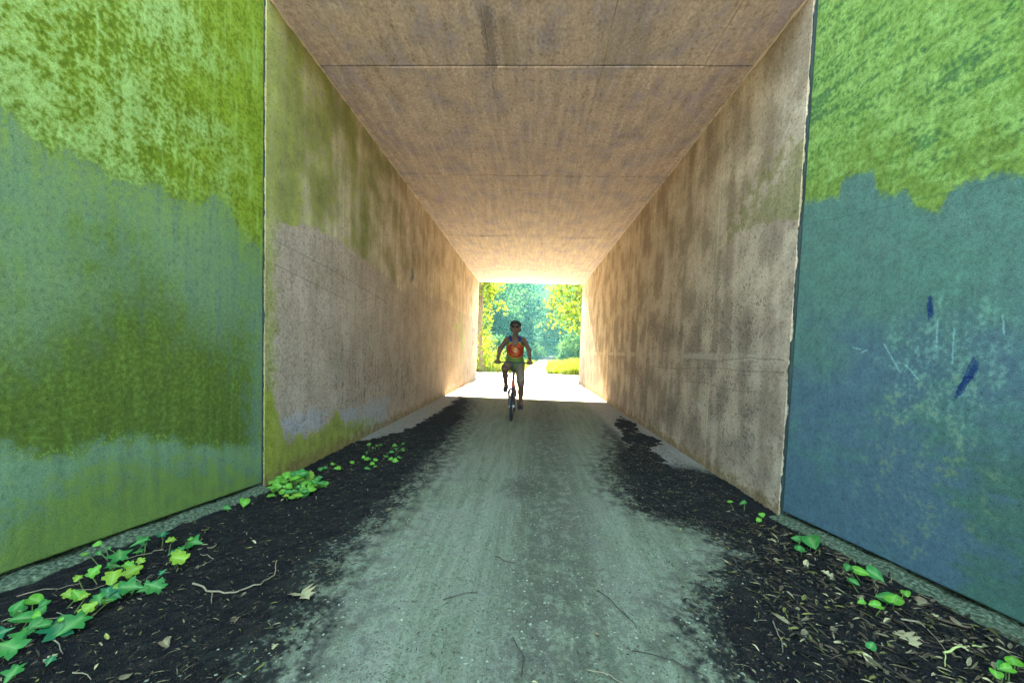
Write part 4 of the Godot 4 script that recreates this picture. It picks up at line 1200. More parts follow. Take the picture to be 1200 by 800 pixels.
const ORDER := ["", "first", "second", "third", "fourth", "fifth", "sixth", "seventh", "eighth", "ninth", "tenth", "eleventh", "twelfth", "thirteenth", "fourteenth", "fifteenth", "sixteenth", "seventeenth", "eighteenth", "nineteenth", "twentieth", "twenty-first", "twenty-second", "twenty-third", "twenty-fourth"]
func build_litter() -> void:
	var rng := RandomNumberGenerator.new()
	rng.seed = 77
	# single dead leaves
	var dead := DEAD.duplicate()
	for i in 26:
		var left := rng.randf() < 0.35
		var z := rng.randf_range(-2.9, -1.2)
		var x := rng.randf_range(-2.0, -0.95) if left else rng.randf_range(0.95, 2.0)
		dead.append([x, z, rng.randf_range(0.03, 0.055)])
	dead.sort_custom(func(p, q): return p[1] < q[1])
	var rank := {}
	var i := 0
	for d in dead:
		var kind: int = 0 if d[2] > 0.12 else [1, 2, 3, 1, 0][i % 5]
		var o := put(dead_kinds[kind], "dead_leaf", mats.dead)
		var bas := Basis(Vector3.UP, rng.randf_range(0, TAU)) * Basis(Vector3.BACK, rng.randf_range(-0.3, 0.3)) * Basis(Vector3.RIGHT, rng.randf_range(-0.2, 0.2))
		var sc: float = d[2]
		sc *= 0.8
		o.transform = Transform3D(bas.scaled(Vector3.ONE * sc), Vector3(d[0], lay(d[0], d[1]) + 0.006 + 0.08 * sc, d[1]) + bas * Vector3(0, 0, 0.45) * sc)
		var words: String
		if d[2] > 0.18: words = "large pale lobed dead leaf lying at the left edge of the trail"
		elif d[2] > 0.12: words = "largest pale curled dead leaf in the right leaf litter"
		elif absf(d[0]) < 0.7: words = "small yellowed leaf on the bare trail, %s" % ("right of centre" if d[0] > 0.2 else "at the bottom edge near the centre")
		else:
			var key := "%d%s" % [kind, d[0] < 0.0]
			rank[key] = rank.get(key, 0) + 1
			words = "dry %s leaf on the %s soil, %s of its kind from the wall joint" % [["tan lobed", "buff narrow", "brown curled", "yellowish narrow"][kind], "left" if d[0] < 0.0 else "right", ORDER[rank[key]]]
		tag(o, words, "leaf", "dead leaves on the ground")
		i += 1
	# twigs
	var what := ["forked pale twig curving across the black soil on the left", "", "bent thin twig in the soil below the left footing", "thin dark twig on the trail right of centre, far half", "", "pale bent twig near the bottom edge, right of centre", "short black twig lying mid trail below the cyclist", "curved dark twig on the trail near bottom centre", "thin upright looking twig at the right trail edge", "yellow straw stalk against the right footing", "", "flat pale stick in the right leaf litter", "thin stem bridging two sticks in the right litter", "dry stalk behind the left ivy leaves", "pale dry stalk along the left footing behind the ivy", "short stick beside the left star leaves", "short stick at the bottom left corner", "long thin dark twig at the right bottom of the trail", "short black twig left of the trail centre", "tiny twig on the dark blotch mid trail"]
	var last: Node3D
	for k in TWIGS.size():
		var pts := []
		var r := []
		var src: Array = TWIGS[k]
		var n := 0
		for s in src.size() - 1:
			for q in 4:
				var f := q / 4.0
				var x: float = lerpf(src[s][0], src[s + 1][0], f) + rng.randf_range(-0.004, 0.004)
				var z: float = lerpf(src[s][1], src[s + 1][1], f) + rng.randf_range(-0.004, 0.004)
				pts.append(Vector3(x, lay(x, z) + 0.009 + 0.005 * sin(n * 0.7), z))
				n += 1
		var e: Array = src[-1]
		pts.append(Vector3(e[0], lay(e[0], e[1]) + 0.004, e[1]))
		for q in pts.size(): r.append(lerpf(0.0048, 0.0022, float(q) / pts.size()) * (1.0 if k in [0, 9, 11] else 0.5))
		var m: Material = mats.straw if k in [9, 10] else (mats.dark_twig if k in [3, 4, 6, 7, 17, 18, 19] else mats.twig)
		if what[k] == "":
			for q in pts.size(): pts[q] -= last.position
			put(tube_mesh(pts, r, 6), "side_shoot", m, last)
		else:
			var at: Vector3 = pts[0]
			for q in pts.size(): pts[q] -= at
			last = thing("twig", what[k], "twig", at, "twigs on the ground")
			put(tube_mesh(pts, r, 6), "stem", m, last)
	# the rest of the litter, which nobody could count
	var fl := leaf_mesh(mirrored([Vector2(0, 0), Vector2(0.22, 0.2), Vector2(0.2, 0.6), Vector2(0, 1.0)]), 0.4, 0.3, Color.WHITE, 33)
	var mm := MultiMesh.new()
	mm.transform_format = MultiMesh.TRANSFORM_3D
	mm.use_colors = true
	mm.mesh = fl
	var rows := []
	var cols := [D_TAN, D_BUFF, D_BROWN, D_BROWN, D_BROWN, S_BROWN, S_BROWN, S_BROWN, S_BROWN, D_YELLOW, S_DARK, S_DARK]
	for k in 24000:
		var side := rng.randf()
		var z := -1.0 - pow(rng.randf(), 1.4) * (4.2 if side < 0.85 else 8.0)
		var x: float
		var size := rng.randf_range(0.006, 0.02)
		if side < 0.3:
			x = rng.randf_range(-2.2, -0.85)
		elif side < 0.85:
			x = rng.randf_range(0.8, 2.2)
			if x > 1.2 and z > -2.8: size *= 1.9
		else:
			x = rng.randf_range(-1.0, 1.0)
			size *= 0.6
		var half := 0.0 if z < -3.0 else (z + 3.0) * FLARE
		if x < XL - half + 0.12 or x > XR + half - 0.12: continue
		if side < 0.85 and maxf(soil_depth(x, z, true), soil_depth(x, z, false)) < -0.15 and rng.randf() < 0.8: continue
		var bas := Basis(Vector3.UP, rng.randf_range(0, TAU)) * Basis(Vector3.BACK, rng.randf_range(-0.6, 0.6)) * Basis(Vector3.RIGHT, rng.randf_range(-0.4, 0.4))
		var c: Color = cols[rng.randi() % cols.size()] * rng.randf_range(0.22, 0.80)
		if side >= 0.85: c = S_DARK.lerp(D_BROWN, rng.randf() * 0.6)
		rows.append([Transform3D(bas * Basis.from_scale(Vector3(rng.randf_range(0.3, 1.1), 1, rng.randf_range(0.6, 2.6)) * size), Vector3(x, lay(x, z) + size * 0.2, z)), c])
	mm.instance_count = rows.size()
	for k in rows.size():
		mm.set_instance_transform(k, rows[k][0])
		mm.set_instance_color(k, rows[k][1])
	var li := MultiMeshInstance3D.new()
	li.multimesh = mm
	li.material_override = mats.dead
	li.name = "leaf_litter"
	add_child(li)
	tag(li, "crumbled brown leaf litter strewn over the soil", "litter", "", "stuff")

func build_grit() -> void:
	var rng := RandomNumberGenerator.new()
	rng.seed = 808
	var v := PackedVector3Array()
	var nn := PackedVector3Array()
	var s := st()
	var pts := [Vector3(0.5, 0, 0.1), Vector3(0.1, 0.05, 0.55), Vector3(-0.5, 0.02, 0.1), Vector3(-0.12, -0.02, -0.5), Vector3(0.05, 0.36, 0.02), Vector3(0, -0.3, 0)]
	for f in [[0, 1, 4], [1, 2, 4], [2, 3, 4], [3, 0, 4], [0, 1, 5], [1, 2, 5], [2, 3, 5], [3, 0, 5]]:
		var n: Vector3 = (pts[f[0]] + pts[f[1]] + pts[f[2]]).normalized()
		var t := [pts[f[0]], pts[f[1]], pts[f[2]]]
		if (t[2] - t[0]).cross(t[1] - t[0]).dot(n) < 0.0: t = [t[0], t[2], t[1]]
		for q in t:
			s.set_color(Color.WHITE)
			s.set_normal(n)
			s.add_vertex(q)
	var mm := MultiMesh.new()
	mm.transform_format = MultiMesh.TRANSFORM_3D
	mm.use_colors = true
	mm.mesh = s.commit()
	var rows := []
	for k in 9000:
		var z := -0.95 - pow(rng.randf(), 1.6) * 5.5
		var x := rng.randfn() * 0.75 + 0.1
		if absf(x) > 1.9: continue
		var size := 0.003 + pow(rng.randf(), 3.0) * 0.011
		var c := G_DARK.lerp(G_LIGHT, rng.randf()) if rng.randf() < 0.8 else G_BROWN * 0.7
		rows.append([Transform3D(Basis(Vector3.UP, rng.randf_range(0, TAU)) * Basis.from_scale(Vector3(rng.randf_range(0.7, 1.4), rng.randf_range(0.6, 1.0), 1.0) * size), Vector3(x, lay(x, z) + size * 0.1, z)), c])
	mm.instance_count = rows.size()
	for k in rows.size():
		mm.set_instance_transform(k, rows[k][0])
		mm.set_instance_color(k, rows[k][1])
	var o := MultiMeshInstance3D.new()
	o.multimesh = mm
	o.material_override = mats.dead
	o.name = "grit"
	add_child(o)
	tag(o, "loose stone grit scattered on the worn trail", "grit", "", "stuff")

# ---------------------------------------------------------------- trees beyond the far mouth
func foliage(sd: int, centres: Array, per: int, spread: float, leaf: float, cols: Array) -> ArrayMesh:
	var rng := RandomNumberGenerator.new()
	rng.seed = sd
	var v := PackedVector3Array()
	var nn := PackedVector3Array()
	var c := PackedColorArray()
	var ix := PackedInt32Array()
	for p in centres:
		var tone: Color = cols[rng.randi() % cols.size()]
		for k in per:
			var q: Vector3 = p + Vector3(rng.randfn(), rng.randfn() * 0.7, rng.randfn()) * spread
			var d := Vector3(rng.randfn(), rng.randfn() * 0.6 - 0.3, rng.randfn()).normalized()
			var w := d.cross(Vector3(rng.randfn(), rng.randfn(), rng.randfn())).normalized()
			var l := leaf * rng.randf_range(0.6, 1.25)
			var b := v.size()
			var n := d.cross(w)
			v.append_array([q, q + d * l * 0.5 + w * l * 0.32 + n * l * 0.06, q + d * l, q + d * l * 0.5 - w * l * 0.32 + n * l * 0.06])
			nn.append_array([n, n, n, n])
			var t := tone * rng.randf_range(0.75, 1.25)
			c.append_array([t, t, t, t])
			ix.append_array([b, b + 1, b + 2, b, b + 2, b + 3])
	return arrays(v, nn, ix, c)

func crown_points(rng: RandomNumberGenerator, n: int, mid: Vector3, r: Vector3) -> Array:
	var out := []
	for k in n:
		var d := Vector3(rng.randfn(), rng.randfn(), rng.randfn()).normalized()
		out.append(mid + d * r * pow(rng.randf_range(0.05, 1.0), 0.42))
	return out

func tree(called: String, label: String, at: Vector3, high: float, mid: Vector3, r: Vector3, sd: int, n: int, per: int, leaf: float, cols: Array, group: String, thick := 0.2, spread := 0.42) -> Node3D:
	var rng := RandomNumberGenerator.new()
	rng.seed = sd
	var t := thing(called, label, "tree", at, group)
	var pts := crown_points(rng, n, mid, r)
	var s := st()
	var top := Vector3(mid.x, high * 0.86, mid.z)
	var line := []
	var rad := []
	for k in 9:
		var f := k / 8.0
		line.append(Vector3(0, -0.1, 0).lerp(top, f) + Vector3(sin(f * 5.0 + sd) * 0.12, 0, cos(f * 4.0 + sd) * 0.12) * f * 2.0)
		rad.append(thick * (1.0 - f * 0.8))
	tube(s, line, rad, 9)
	for k in 14:
		var e: Vector3 = pts[(k * 7) % pts.size()]
		var a: Vector3 = line[2 + k % 5].lerp(line[3 + k % 5], rng.randf())
		tube(s, [a, a.lerp(e, 0.5) + Vector3(0, 0.25, 0), e], [thick * 0.35, thick * 0.2, thick * 0.06], 6)
	put(s.commit(), "trunk", mats.bark, t)
	put(foliage(sd + 1, pts, per, spread, leaf, cols), "crown", mats.foliage, t)
	return t

func build_wood() -> void:
	mats.bark = mat("bark", lin(0.09, 0.07, 0.05), 0.95)
	mats.foliage = mat("tree leaves", Color.WHITE, 0.85)
	mats.foliage.metallic_specular = 0.12
	mats.foliage.vertex_color_use_as_albedo = true
	mats.foliage.backlight_enabled = true
	mats.foliage.backlight = Color(0.9, 0.9, 0.9)
	var near := "sunlit trees by the gravel yard"
	# ivy clad tree at the left jamb and the bright maple reaching in from the right
	var t := tree("broadleaf_tree", "yellow green sunlit tree with a leaf clad trunk at the left of the far opening", Vector3(-2.60, 0, -20.8), 7.2, Vector3(-0.35, 5.5, 0), Vector3(1.35, 1.5, 1.4), 601, 60, 22, 0.20, F_SUN, near, 0.16, 0.34)
	var wrap := []
	for k in 60: wrap.append(Vector3(sin(k * 2.4) * 0.24 + 0.02 * k / 10.0, 0.2 + k * 0.085, cos(k * 2.4) * 0.24))
	put(foliage(611, wrap, 20, 0.15, 0.14, F_SUN), "climbing_ivy", mats.foliage, t)
	var reach := [Vector3(0.5, 3.95, 0), Vector3(0.85, 3.7, 0.1), Vector3(1.1, 3.5, 0), Vector3(0.3, 4.3, 0), Vector3(0.6, 4.5, 0.2)]
	put(foliage(612, reach, 30, 0.2, 0.17, F_SUN), "low_branch", mats.foliage, t).set_meta("kind", "stuff")
	tree("maple_tree", "bright yellow green maple leaning into the right of the far opening", Vector3(4.4, 0, -24.0), 8.0, Vector3(-1.4, 4.9, 0.2), Vector3(2.3, 2.5, 1.6), 602, 130, 26, 0.21, F_SUN, near, 0.16, 0.34)
	# the wood behind
	var back := "dark teal trees of the wood beyond the yard"
	var spots := [[-5.6, -48, 12, 4.2, "teal tree directly above the cyclist, left of the wood path"], [-10.5, -53, 13, 4.6, "teal tree at the far left of the wood"], [7.6, -50, 12, 4.2, "teal tree right of the wood path behind the maple"], [-2.6, -62, 14, 4.4, "tall teal tree where the wood path bends"], [12.5, -58, 14, 4.6, "teal tree at the far right of the wood"], [6.6, -68, 15, 4.8, "tall teal tree behind the right side of the path"], [-8.5, -72, 16, 5.2, "tall teal tree deep in the left of the wood"], [0.6, -86, 18, 5.6, "distant tree closing the view at the end of the path"], [8.0, -90, 18, 5.8, "distant tree right of the path's end"], [-6.0, -90, 19, 6.0, "distant tree left of the path's end"], [4.6, -104, 20, 6.4, "farthest pale tree behind the end of the path"], [-14, -84, 18, 6, "distant tree at the left edge of the wood"], [15, -82, 18, 6, "distant tree at the right edge of the wood"], [-2.2, -76, 13, 4.6, "mid distance tree left of where the path narrows"], [3.0, -120, 22, 7.5, "hazy tree closing the wood behind the path's end"], [-10, -113, 22, 7.5, "hazy tree at the back left of the wood"], [13, -113, 22, 7.5, "hazy tree at the back right of the wood"], [10.5, -74, 15, 5.0, "tall tree behind the maple on the right"]]
	var i := 0
	for p in spots:
		var h: float = p[2]
		var r: float = p[3]
		tree("wood_tree", p[4], Vector3(p[0], 0, p[1]), h, Vector3(0, h * 0.52, 0), Vector3(r, h * 0.5, r), 620 + i * 3, 230, 70, 0.30 if p[1] > -60 else 0.4, F_WOOD if i % 3 != 2 else F_MID, back, 0.3, 0.62)
		i += 1
	# bushes
	var bm := "bushes along the edge of the wood"
	var bushes := [[-2.95, -22.6, 1.9, 1.3, F_GOLD, "golden sunlit bush left of the cyclist at the yard's edge"], [-5.2, -23.6, 2.0, 1.6, F_GOLD, "golden bush half hidden behind the left jamb"], [4.4, -23.0, 1.6, 1.3, F_GOLD, "yellow green bush at the right jamb of the far opening"], [5.2, -38.0, 3.4, 2.3, F_MID, "loose green bush right of the path behind the grass"], [-2.6, -31.5, 2.4, 1.7, F_WOOD, "teal bush left of the path behind the cyclist"], [-1.6, -39.5, 2.3, 1.5, F_WOOD, "low teal bush left of the path farther back"], [4.4, -41.0, 2.6, 1.6, F_WOOD, "rounded blue green bush right of the path"], [0.0, -47.0, 2.2, 1.4, F_MID, "small green bush at the bend of the path"], [5.0, -50.0, 2.8, 1.8, F_WOOD, "far blue green bush right of the bend"], [1.6, -66.0, 3.0, 2.0, F_MID, "pale bush where the path disappears"], [-4.8, -44.0, 3.0, 2.2, F_WOOD, "wide teal bush under the left trees"], [7.0, -32.0, 3.0, 2.0, F_MID, "wide green bush at the right of the wood's edge"]]
	i = 0
	for b in bushes:
		var brng := RandomNumberGenerator.new()
		brng.seed = 700 + i
		var o := thing("bush", b[5], "bush", Vector3(b[0], 0, b[1]), bm)
		var pts := crown_points(brng, 75, Vector3(0, b[2] * 0.5, 0), Vector3(b[3], b[2] * 0.5, b[3]))
		var s := st()
		for k in 7: tube(s, [Vector3(0, -0.05, 0), pts[k] * 0.5, pts[k]], [0.03, 0.02, 0.008], 5)
		put(s.commit(), "stems", mats.bark, o)
		put(foliage(720 + i, pts, 26 if b[1] > -30 else 50, 0.22, 0.13 if b[1] > -30 else 0.2, b[4]), "leaves", mats.foliage, o)
		i += 1
	# tall grass on both sides of the path
	var rng := RandomNumberGenerator.new()
	rng.seed = 800
	var v := PackedVector3Array()
	var nn := PackedVector3Array()
	var c := PackedColorArray()
	var ix := PackedInt32Array()
	for k in 16000:
		var z := -21.3 - pow(rng.randf(), 1.5) * 26.0
		var px := path_x(z)
		var right := rng.randf() < 0.6
		var off := 0.8 + pow(rng.randf(), 1.5) * 6.0
		var x := px + (off if right else -off) + rng.randfn() * 0.1
		var h := rng.randf_range(0.15, 0.45) + clampf(off - 1.1, 0.0, 1.6) * rng.randf_range(0.1, 0.45)
		var lean := Vector3(rng.randfn() * 0.18, 1, rng.randfn() * 0.18)
		var side := Vector3(rng.randfn(), 0, rng.randfn()).normalized() * rng.randf_range(0.012, 0.03)
		var n := side.cross(lean).normalized()
		var b := v.size()
		var p := Vector3(x, -0.03, z)
		v.append_array([p - side, p + side, p + lean * h * 0.6 + side * 0.7, p + lean * h * 0.6 - side * 0.7, p + (lean + Vector3(lean.x, -0.15, lean.z) * 0.5) * h])
		nn.append_array([n, n, n, n, n])
		var tone: Color = F_GRASS[rng.randi() % F_GRASS.size()] * rng.randf_range(0.8, 1.2)
		c.append_array([tone, tone, tone, tone, tone])
		ix.append_array([b, b + 2, b + 1, b, b + 3, b + 2, b + 3, b + 4, b + 2])
	tag(put(arrays(v, nn, ix, c), "tall_grass", mats.foliage), "sunlit yellow green grass either side of the path", "grass", "", "stuff")

# ---------------------------------------------------------------- the cyclist (local axes: +z towards the near mouth, front wheel on the ground at the origin)
const RIDE := Vector3(-0.289, 0.0, -6.55)

func build_bicycle() -> void:
	var red := mat("red enamel", lin(0.42, 0.035, 0.03), 0.35)
	red.clearcoat_enabled = true
	red.clearcoat = 0.6
	var black := mat("black rubber", lin(0.018, 0.018, 0.02), 0.75)
	var steel := mat("worn steel", lin(0.5, 0.5, 0.5), 0.35, 0.9)
	var dark := mat("black alloy", lin(0.03, 0.03, 0.033), 0.45)
	var t := thing("bicycle", "small wheeled red bicycle ridden towards the viewer down the trail", "bicycle", RIDE)
	var rr := 0.25
	for z in [0.0, -1.0]:
		var c := Vector3(0, rr, z)
		var w := Node3D.new()
		w.name = "front_wheel" if z == 0.0 else "rear_wheel"
		t.add_child(w)
		put(tube_mesh(ring(c, Vector3.RIGHT, rr - 0.022, 40), 0.0235, 10, true), "tyre", black, w)
		put(tube_mesh(ring(c, Vector3.RIGHT, rr - 0.048, 40), 0.011, 8, true), "rim", steel, w)
		put(tube_mesh([c + Vector3(-0.05, 0, 0), c + Vector3(-0.03, 0, 0), c + Vector3(0.03, 0, 0), c + Vector3(0.05, 0, 0)], [0.012, 0.022, 0.022, 0.012], 10), "hub", steel, w)
		var s := st()
		for k in 20:
			var a := TAU * k / 20.0
			tube(s, [c + Vector3(0.028 if k % 2 else -0.028, cos(a) * 0.02, sin(a) * 0.02), c + Vector3(0, cos(a + 0.15) * (rr - 0.05), sin(a + 0.15) * (rr - 0.05))], 0.0013, 4)
		put(s.commit(), "spokes", steel, w)
	# fork with its crown and brake
	var f := st()
	for sx in [-1.0, 1.0]: tube(f, [Vector3(sx * 0.05, rr, 0.0), Vector3(sx * 0.052, 0.40, -0.045), Vector3(sx * 0.048, 0.53, -0.088)], [0.010, 0.012, 0.014], 8)
	tube(f, [Vector3(-0.056, 0.535, -0.09), Vector3(0, 0.548, -0.094), Vector3(0.056, 0.535, -0.09)], 0.019, 8)
	var fork := put(f.commit(), "fork", dark, t)
	var b := st()
	for sx in [-1.0, 1.0]: tube(b, [Vector3(sx * 0.062, 0.42, -0.030), Vector3(sx * 0.070, 0.48, -0.045), Vector3(sx * 0.058, 0.54, -0.060)], [0.010, 0.011, 0.008], 7)
	tube(b, [Vector3(-0.06, 0.535, -0.058), Vector3(0.06, 0.535, -0.058)], 0.004, 6)
	put(b.commit(), "front_brake", dark, fork)
	# frame
	var fr := st()
	tube(fr, [Vector3(0, 0.565, -0.100), Vector3(0, 0.70, -0.140)], 0.021, 10)
	tube(fr, [Vector3(0, 0.61, -0.118), Vector3(0, 0.40, -0.34), Vector3(0, 0.29, -0.57)], 0.026, 10)
	tube(fr, [Vector3(0, 0.28, -0.58), Vector3(0, 0.60, -0.715)], 0.018, 10)
	tube(fr, [Vector3(0, 0.66, -0.13), Vector3(0, 0.52, -0.68)], 0.014, 8)
	for sx in [-1.0, 1.0]:
		tube(fr, [Vector3(sx * 0.022, 0.28, -0.60), Vector3(sx * 0.058, 0.25, -1.0)], 0.009, 7)
		tube(fr, [Vector3(sx * 0.016, 0.56, -0.70), Vector3(sx * 0.058, 0.25, -1.0)], 0.008, 7)
	tube(fr, [Vector3(-0.04, 0.28, -0.58), Vector3(0.04, 0.28, -0.58)], 0.024, 10)
	put(fr.commit(), "frame", red, t)
	put(tube_mesh([Vector3(0, 0.70, -0.14), Vector3(0, 0.985, -0.205)], 0.0145, 10), "stem", dark, t)
	var bar := put(tube_mesh([Vector3(-0.29, 0.995, -0.225), Vector3(-0.16, 1.0, -0.195), Vector3(0, 1.0, -0.19), Vector3(0.16, 1.0, -0.195), Vector3(0.29, 0.995, -0.225)], 0.0125, 9), "handlebar", dark, t)
	for sx in [-1.0, 1.0]:
		put(tube_mesh([Vector3(sx * 0.345, 0.992, -0.245), Vector3(sx * 0.225, 0.9985, -0.211)], 0.0165, 10), "grip", black, bar)
		put(tube_mesh([Vector3(sx * 0.19, 0.995, -0.195), Vector3(sx * 0.22, 0.985, -0.155), Vector3(sx * 0.31, 0.975, -0.165)], [0.008, 0.006, 0.005], 6), "brake_lever", dark, bar)
		put(tube_mesh([Vector3(sx * 0.195, 0.99, -0.185), Vector3(sx * 0.13, 0.93, -0.10), Vector3(sx * 0.03, 0.80, -0.09), Vector3(0, 0.62, -0.085)], 0.0025, 5), "brake_cable", black, bar)
	# seat
	put(tube_mesh([Vector3(0, 0.59, -0.71), Vector3(0, 0.81, -0.80)], 0.0135, 9), "seatpost", steel, t)
	put(net([[Vector3(0, 0.833, -0.62), Vector3(0, 0.833, -0.80), 0.018, 0.03], [Vector3(-0.05, 0.836, -0.87), Vector3(0.05, 0.836, -0.87), 0.032, 0.032], [Vector3(0, 0.833, -0.78), Vector3(0, 0.838, -0.88), 0.03, 0.04]], 0.008, 0.03), "saddle", black, t)
	# drive
	var cr := put(tube_mesh([Vector3(-0.085, 0.28, -0.58), Vector3(-0.10, 0.445, -0.555)], [0.013, 0.010], 8), "crank", dark, t)
	put(tube_mesh([Vector3(0.085, 0.28, -0.58), Vector3(0.10, 0.115, -0.605)], [0.013, 0.010], 8), "crank_arm", dark, cr)
	put(tube_mesh(ring(Vector3(-0.062, 0.28, -0.58), Vector3.RIGHT, 0.085, 36), 0.0055, 6, true), "chainring", steel, cr)
	for p in [Vector3(-0.145, 0.445, -0.555), Vector3(0.145, 0.115, -0.605)]:
		var s := st()
		box_to(s, p + Vector3(-0.04, -0.011, -0.034), p + Vector3(0.04, 0.011, 0.034))
		put(s.commit(), "pedal", black, cr)
	var ch := st()
	tube(ch, [Vector3(-0.062, 0.365, -0.58), Vector3(-0.055, 0.29, -1.0)], 0.004, 5)
	tube(ch, [Vector3(-0.062, 0.195, -0.58), Vector3(-0.055, 0.21, -1.0)], 0.004, 5)
	put(ch.commit(), "chain", dark, t)
	put(tube_mesh(ring(Vector3(-0.055, 0.25, -1.0), Vector3.RIGHT, 0.038, 20), 0.005, 6, true), "sprocket", steel, t)

func build_rider() -> void:
	var t := thing("person", "person riding a bicycle in a red and green tie dye tank top, khaki shorts", "person", RIDE)
	var skin := mat("skin", Color.WHITE, 0.55)
	skin.vertex_color_use_as_albedo = true
	skin.subsurf_scatter_enabled = true
	skin.subsurf_scatter_strength = 0.15
	var tone := Color(0.110, 0.060, 0.042)
	var hip := Vector3(0, 0.985, -0.80)
	var bones := [
		[hip + Vector3(-0.06, 0, 0), hip + Vector3(0.06, 0, 0), 0.105, 0.105],
		[hip, Vector3(0, 1.14, -0.70), 0.115, 0.112],
		[Vector3(-0.04, 1.13, -0.70), Vector3(-0.06, 1.31, -0.60), 0.095, 0.098],
		[Vector3(0.04, 1.13, -0.70), Vector3(0.06, 1.31, -0.60), 0.095, 0.098],
		[Vector3(-0.145, 1.405, -0.56), Vector3(0.145, 1.405, -0.56), 0.048, 0.048],
		[Vector3(0, 1.36, -0.57), Vector3(0, 1.44, -0.555), 0.085, 0.06],
		[Vector3(0, 1.42, -0.555), Vector3(0, 1.55, -0.495), 0.054, 0.052]]
	for sx in [-1.0, 1.0]:
		bones.append([Vector3(sx * 0.155, 1.405, -0.555), Vector3(sx * 0.262, 1.225, -0.345), 0.050, 0.037])
		bones.append([Vector3(sx * 0.262, 1.225, -0.345), Vector3(sx * 0.286, 1.045, -0.243), 0.039, 0.026])
	var legs := {
		-1.0: [Vector3(-0.09, 0.96, -0.79), Vector3(-0.165, 0.875, -0.355), Vector3(-0.145, 0.545, -0.60), Vector3(-0.15, 0.49, -0.46)],
		1.0: [Vector3(0.09, 0.96, -0.79), Vector3(0.135, 0.59, -0.475), Vector3(0.14, 0.215, -0.655), Vector3(0.145, 0.16, -0.515)]}
	for sx in legs:
		var l: Array = legs[sx]
		bones.append([l[0], l[1], 0.085, 0.056])
		bones.append([l[1], l[1].lerp(l[2], 0.4) + Vector3(0, 0, -0.015), 0.054, 0.052])
		bones.append([l[1].lerp(l[2], 0.4) + Vector3(0, 0, -0.015), l[2], 0.052, 0.033])
		bones.append([l[2], l[3], 0.034, 0.03])
	var plain := func(_p: Vector3) -> Color: return tone
	var body := st()
	body.append_from(net(bones, 0.013, 0.035, plain), 0, Transform3D())
	# hands: palm, four curled fingers and a thumb closed round each grip
	for sx in [-1.0, 1.0]:
		var cx: float = sx * 0.284
		var at := Vector3(cx, 0.995, -0.228)
		var hand := [[Vector3(sx * 0.286, 1.05, -0.248), at + Vector3(0, 0.032, 0.0), 0.026, 0.024],
			[at + Vector3(-0.026, 0.033, 0.012), at + Vector3(0.026, 0.033, 0.008), 0.015, 0.015],
			[at + Vector3(-sx * 0.032, 0.026, -0.012), at + Vector3(-sx * 0.046, 0.004, -0.020), 0.011, 0.010],
			[at + Vector3(-sx * 0.046, 0.004, -0.020), at + Vector3(-sx * 0.040, -0.020, -0.006), 0.010, 0.008]]
		for k in 4:
			var dx: float = sx * (-0.030 + 0.020 * k)
			var ln: float = [0.92, 1.0, 0.95, 0.8][k]
			var a := at + Vector3(dx, 0.034, 0.014)
			var b2 := at + Vector3(dx, 0.022, 0.034 * ln)
			var c2 := at + Vector3(dx, -0.006, 0.036 * ln)
			var d2 := at + Vector3(dx, -0.026 * ln, 0.014)
			hand.append([a, b2, 0.0105, 0.0095])
			hand.append([b2, c2, 0.0095, 0.009])
			hand.append([c2, d2, 0.009, 0.0075])
		body.append_from(net(hand, 0.0045, 0.006, plain), 0, Transform3D())
	# head
	var hc := Vector3(0, 1.635, -0.475)
	var face := func(p: Vector3) -> Color:
		var q := p - hc
		if q.z > 0.04 and absf(q.y + 0.080) < 0.006 and absf(q.x) < 0.024: return Color(0.14, 0.05, 0.04)
		return tone
	var head := [[hc + Vector3(0, 0.022, -0.006), hc + Vector3(0, 0.012, -0.030), 0.084, 0.086], [hc + Vector3(-0.022, -0.015, 0.012), hc + Vector3(0.022, -0.015, 0.012), 0.062, 0.062],
		[hc + Vector3(-0.014, -0.07, 0.018), hc + Vector3(0.014, -0.07, 0.018), 0.048, 0.048], [hc + Vector3(0, -0.108, 0.042), hc + Vector3(0, -0.104, 0.036), 0.026, 0.026],
		[hc + Vector3(0, 0.004, 0.078), hc + Vector3(0, -0.036, 0.096), 0.010, 0.014], [hc + Vector3(-0.013, -0.038, 0.082), hc + Vector3(0.013, -0.038, 0.082), 0.011, 0.011],
		[hc + Vector3(-0.034, 0.028, 0.068), hc + Vector3(0.034, 0.028, 0.068), 0.014, 0.014], [hc + Vector3(-0.016, -0.078, 0.064), hc + Vector3(0.016, -0.078, 0.064), 0.010, 0.010]]
	for sx in [-1.0, 1.0]:
		head.append([hc + Vector3(sx * 0.086, 0.012, -0.016), hc + Vector3(sx * 0.082, -0.026, -0.006), 0.014, 0.010])
		head.append([hc + Vector3(sx * 0.033, 0.002, 0.064), hc + Vector3(sx * 0.035, 0.002, 0.064), 0.015, 0.015])
	head.append([hc + Vector3(0, -0.09, -0.02), Vector3(0, 1.49, -0.52), 0.05, 0.053])
	body.append_from(net(head, 0.006, 0.014, face), 0, Transform3D())
	put(body.commit(), "body", skin, t)
	var hair := mat("dark hair", lin(0.012, 0.010, 0.009), 0.7)
	put(net([[hc + Vector3(0, 0.036, -0.012), hc + Vector3(0, 0.026, -0.036), 0.090, 0.090], [hc + Vector3(-0.04, 0.078, 0.036), hc + Vector3(0.04, 0.078, 0.036), 0.036, 0.036], [hc + Vector3(-0.030, -0.03, -0.060), hc + Vector3(0.030, -0.03, -0.060), 0.066, 0.066], [hc + Vector3(-0.075, 0.045, 0.0), hc + Vector3(-0.06, 0.07, 0.03), 0.028, 0.03], [hc + Vector3(0.075, 0.045, 0.0), hc + Vector3(0.06, 0.07, 0.03), 0.028, 0.03]], 0.007, 0.02), "hair", hair, t)
